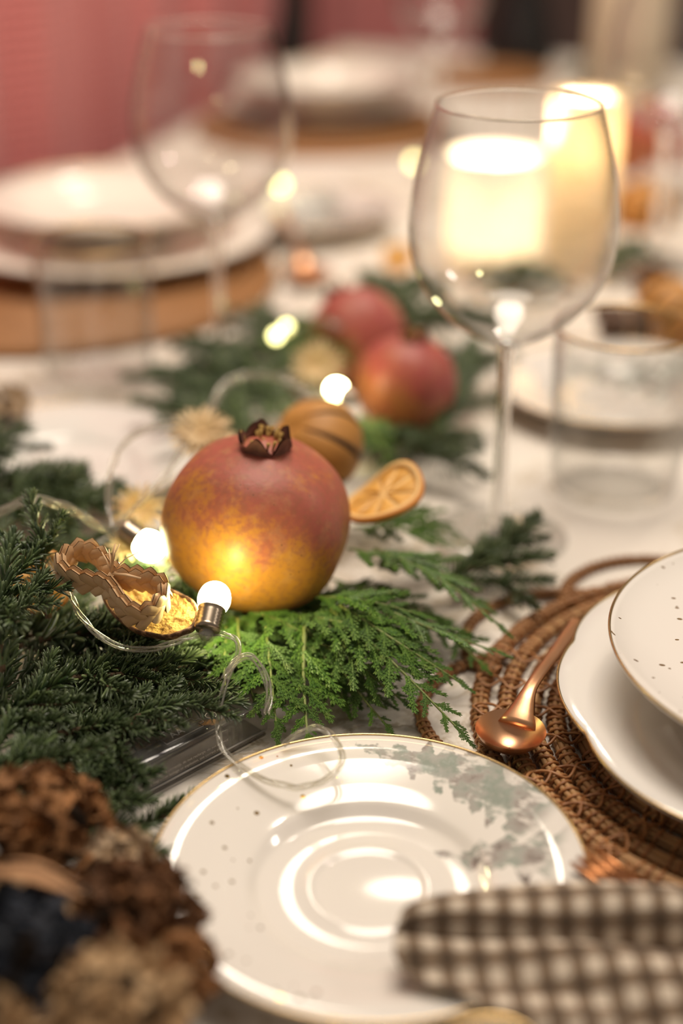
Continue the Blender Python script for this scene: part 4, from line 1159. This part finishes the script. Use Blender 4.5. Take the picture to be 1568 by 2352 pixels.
m = MB(); m.box((BL * .5, .0095, .0010), (BL * .96, .0165, .0006)); m.obj('tray', plain('grey_tray', (0.20, 0.18, 0.16), 0.4), t, False)
EMB = plain('embossed_line', (0.42, 0.40, 0.38), 0.25)
for (x, y0_, w_) in ((BL * .74, .0012, .0012), (BL * .80, .0012, .0012)):
    m = MB(); m.box((x, .0020, .0075), (.0012, .0012, .010)); m.obj('rib', PLASTIC, t, False)
m = MB(); m.tube([(.002, -.0001, .0042), (BL - .003, -.0001, .0042)], .00045, 6); m.obj('seam', EMB, t)
m = MB(); m.tube([(.003, .0009, BH - .0006), (BL - .004, .0009, BH - .0006)], .00035, 6); m.obj('edge_highlight_ridge', PLASTIC, t)
# embossed battery sign on the lid: outline, AA, minus in a circle
zt = BH + .0001; m = MB()
m.tube([(BL * .30, .005, zt), (BL * .56, .005, zt), (BL * .56, .0075, zt), (BL * .59, .0075, zt), (BL * .59, .0105, zt), (BL * .56, .0105, zt), (BL * .56, .013, zt), (BL * .30, .013, zt)], .00022, 5, closed=True)
m.tube([(BL * .66 + .0024 * math.cos(2 * math.pi * i / 24), .009 + .0024 * math.sin(2 * math.pi * i / 24), zt) for i in range(24)], .00022, 5, closed=True)
m.tube([(BL * .66, .0075, zt), (BL * .66, .0105, zt)], .00022, 5); m.obj('embossed_sign', EMB, t)
def text(body, size, loc, rot, par, mat, name):
    c = bpy.data.curves.new(name, 'FONT'); c.body = body; c.size = size; c.extrude = .00002; c.resolution_u = 2
    c.materials.append(mat); o = bpy.data.objects.new(name + '_curve', c); COL.objects.link(o)
    me = bpy.data.meshes.new_from_object(o); bpy.data.objects.remove(o)
    o = link(name, me, par); o.location = loc; o.rotation_euler = rot
    return o
text('AA', .0052, (BL * .36, .0070, zt), (0, 0, 0), t, EMB, 'embossed_lettering')
PRT = plain('grey_print', (0.62, 0.58, 0.52), 0.5)
text('WARNING: insert correctly, do not recharge, do not connect', .00185, (BL * .05, -.00015, .0088), (math.pi / 2, 0, 0), t, PRT, 'printed_warning')
text('into fire, may cause leakage or explosion, use correct size', .00185, (BL * .05, -.00015, .0064), (math.pi / 2, 0, 0), t, PRT, 'printed_warning')

# ------------------------------------------------------------------ gingham napkin
t = empty('gingham_napkin', (0.1, .39, .02)); tag(t, 'folded brown and white gingham napkin over the front of the salad plate', 'napkin')
no = t.location.copy()
# profile in (y, z): from the front hem, over the lower fold, into the crease, up the back flap and down behind
PRF = spline([(0.285, .003, 0), (.312, .012, 0), (.335, .0205, 0), (.355, .0262, 0), (.371, .0275, 0), (.381, .0240, 0), (.3865, .0200, 0), (.3885, .0197, 0), (.390, .0225, 0), (.3925, .0280, 0), (.3965, .0322, 0), (.402, .0330, 0), (.409, .0300, 0), (.413, .0250, 0), (.414, .0212, 0)], 6)
PRF = [(p.x, p.y) for p in PRF]
LEN = [0]
for i in range(1, len(PRF)): LEN.append(LEN[-1] + math.hypot(PRF[i][0] - PRF[i - 1][0], PRF[i][1] - PRF[i - 1][1]))
LC = max(LEN[i] for i in range(len(PRF)) if PRF[i][0] <= .388)
NU, NVv = 110, len(PRF)
m = MB(); uvs = []
X0, X1 = .0185, .245
for j in range(NVv):
    for i in range(NU):
        u = i / (NU - 1); e = (1 - (1 - min(1, u * 4.2)) ** 2) ** .5     # rounded left end
        y, z = PRF[j]; yc, zc = .388, .0265
        x = X0 + (X1 - X0) * u
        f = e ** .75
        sag = -.012 * u * (1 if y > .385 else .3)
        g = min(1.05, (.0115 + .55 * (x - X0)) / .103)
        yy = yc + (y - yc) * (f if y > yc else g) - .004 * u
        zz = zc + (z - zc) * (f if y > yc else f * min(1, .45 + g)) + .0012 * math.sin(u * 17 + j * .12)
        m.v.append((x - no.x, yy - no.y, max(zz, .0205 if (yy > .352 and x < .092) else .002) - no.z)); uvs.append((x + .10 * (yy - .386) * (y < .386), LEN[j] if y > yc else LC - (LC - LEN[j]) * g))
for j in range(NVv - 1):
    for i in range(NU - 1): m.f.append((j * NU + i, j * NU + i + 1, (j + 1) * NU + i + 1, (j + 1) * NU + i))
me = m.mesh('cloth', GINGHAM); ul = me.uv_layers.new(name='UVMap')
for lp in me.loops: ul.data[lp.index].uv = uvs[lp.vertex_index]
o = link('cloth', me, t); sd = o.modifiers.new('thick', 'SOLIDIFY'); sd.thickness = .0012

# ------------------------------------------------------------------ dried hydrangeas
def petal_mat(name, a, b):
    M = Mat(name); r = M.island(); n = M.noise(M.coord(), 180, 3)
    M.set(color=M.mix((r * .6 + n * .5), a, b), rough=.8); return M.m
def hydrangea(label, c, R, mat, n=230, ps=.0060, squash=.8, name='dried_flower_head', cat='dried flower'):
    seedn[0] += 1; r = random.Random(seedn[0]); c = Vector(c)
    t = empty(name, c); tag(t, label, cat)
    m = MB()
    for k in range(n):
        zc = r.uniform(-.55, 1); a = r.uniform(0, 2 * math.pi); q = math.sqrt(max(0, 1 - zc * zc))
        nrm = Vector((q * math.cos(a), q * math.sin(a), zc)); p = Vector((nrm.x, nrm.y, nrm.z * squash)) * R * r.uniform(.78, 1.02)
        tang = nrm.orthogonal().normalized(); tang.rotate(Matrix.Rotation(r.uniform(0, 6.28), 3, nrm))
        d = (tang + nrm * r.uniform(-.2, .9)).normalized(); b = d.cross(nrm).normalized(); up = b.cross(d)
        s = ps * r.uniform(.7, 1.3); ph = r.uniform(0, 6); cu = r.uniform(-.5, .8)
        def pf(u, v):
            x = v; y = (u - .5) * 1.3 * math.sin(math.pi * min(1, .12 + v * .80)) 
            z = cu * v * v * .6 + .22 * math.sin(u * 9 + ph) * v + .5 * abs(u - .5)
            return p + (d * x + b * y + up * z) * s
        m.grid(pf, 5, 5)
    o = m.obj('petals', mat, t); o['kind'] = 'stuff'
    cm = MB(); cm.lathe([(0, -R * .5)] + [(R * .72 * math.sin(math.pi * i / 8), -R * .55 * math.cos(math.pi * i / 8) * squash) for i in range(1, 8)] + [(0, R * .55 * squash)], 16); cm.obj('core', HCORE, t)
    s = MB(); s.tube([Vector((0, 0, -R * .4)), Vector((R * .3, -R * .3, -R * .7)), Vector((R * .6, -R * .5, max(-c.z + .002, -R * 1.0)))], .0012, 6); s.obj('stem', HCORE, t)
    return t
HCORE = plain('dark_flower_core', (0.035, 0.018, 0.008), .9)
HB = petal_mat('petal_brown', (0.085, 0.032, 0.009), (0.40, 0.18, 0.06)); HD = petal_mat('petal_dark_brown', (0.040, 0.014, 0.004), (0.20, 0.080, 0.022))
HT = petal_mat('petal_tan', (0.30, 0.17, 0.07), (0.56, 0.38, 0.21)); HP = petal_mat('petal_pale', (0.40, 0.27, 0.15), (0.68, 0.52, 0.36)); HN = petal_mat('petal_navy', (0.004, 0.005, 0.008), (0.012, 0.017, 0.030))
hydrangea('tall rust-brown dried flower head at the left edge below the fir', atd(95, 1905, .535), .0235, HB, 260)
hydrangea('small pale tan dried flower between the brown heads and the plate', atd(270, 1968, .530), .0095, HP, 70, .0050)
hydrangea('dark brown dried flower head touching the salad plate rim', atd(300, 2120, .490), .0215, HD, 240)
hydrangea('grey-tan dried flower in the middle of the left edge cluster', atd(75, 2085, .485), .0125, HT, 90, .0050)
hydrangea('navy-black dried flower head at the lower left edge', atd(40, 2215, .460), .0210, HN, 170, .007)
hydrangea('light brown dried flower head at the bottom picture edge', atd(265, 2310, .445), .0170, HT, 130, .0062)
hydrangea('brown dried flower head right beside the lower plate rim', atd(395, 2215, .475), .0125, HB, 110, .0055)
hydrangea('tan dried flower in the bottom left picture corner', atd(40, 2375, .440), .0110, HT, 70, .0060)
hydrangea('brown dried flower low behind the bottom left corner', atd(150, 2240, .50), .0180, HD, 150, .0060)
t = empty('dried_leaf', atd(85, 2025, .475)); tag(t, 'curled orange-tan dried leaf among the brown flower heads', 'dried leaf')
m = MB()
def leaf(u, v, off=0):
    x = (v - .5) * .034; w = .0048 * math.sin(math.pi * min(1, .06 + v * .92)) ** .8
    y = (u - .5) * 2 * w
    return Vector((x, y - x * .25, .006 * math.sin(v * 3.2) - .8 * abs(u - .5) * w + off - x * .12))
m.grid(lambda u, v: leaf(u, v), 9, 18); m.grid(lambda u, v: leaf(1 - u, v, -.0006), 9, 18); m.obj('blade', petal_mat('leaf_tan', (0.40, 0.19, 0.08), (0.60, 0.33, 0.17)), t)
m = MB(); m.tube([leaf(.5, i / 10, .0004) for i in range(11)], .0006, 5); m.obj('midrib', HCORE, t)
hydrangea('pale brown dried flower behind the fir at the left edge', atd(8, 935, .93), .0135, HP, 80, .0065)
hydrangea('rust-brown dried flower behind the right tumbler', aty(1500, 660, 1.10), .013, HB, 80, .006)

# cinnamon behind the right tumbler
t = empty('cinnamon_bundle', aty(1432, 760, 1.02)); tag(t, 'dark brown bundle of cinnamon sticks seen over the right tumbler rim', 'cinnamon sticks')
CIN = Mat('cinnamon'); CIN.set(color=CIN.mix(CIN.noise(CIN.coord(), 200), (0.05, 0.025, 0.012), (0.13, 0.06, 0.03)), rough=.7)
for k, (a, b) in enumerate(((-.006, 0), (.006, 0), (0, .0095), (-.012, .0095), (.012, .0095))):
    m = MB()
    m.tube([(-.016 - .001 * k, a, b), (.016, a, b)], .0058, 12); m.obj('stick', CIN.m, t)
m = MB(); m.tube([(0, .0185 * math.cos(q), .0045 + .0125 * math.sin(q)) for q in [2 * math.pi * i / 24 for i in range(24)]], .0009, 5, closed=True); m.obj('twine', STRAW, t)
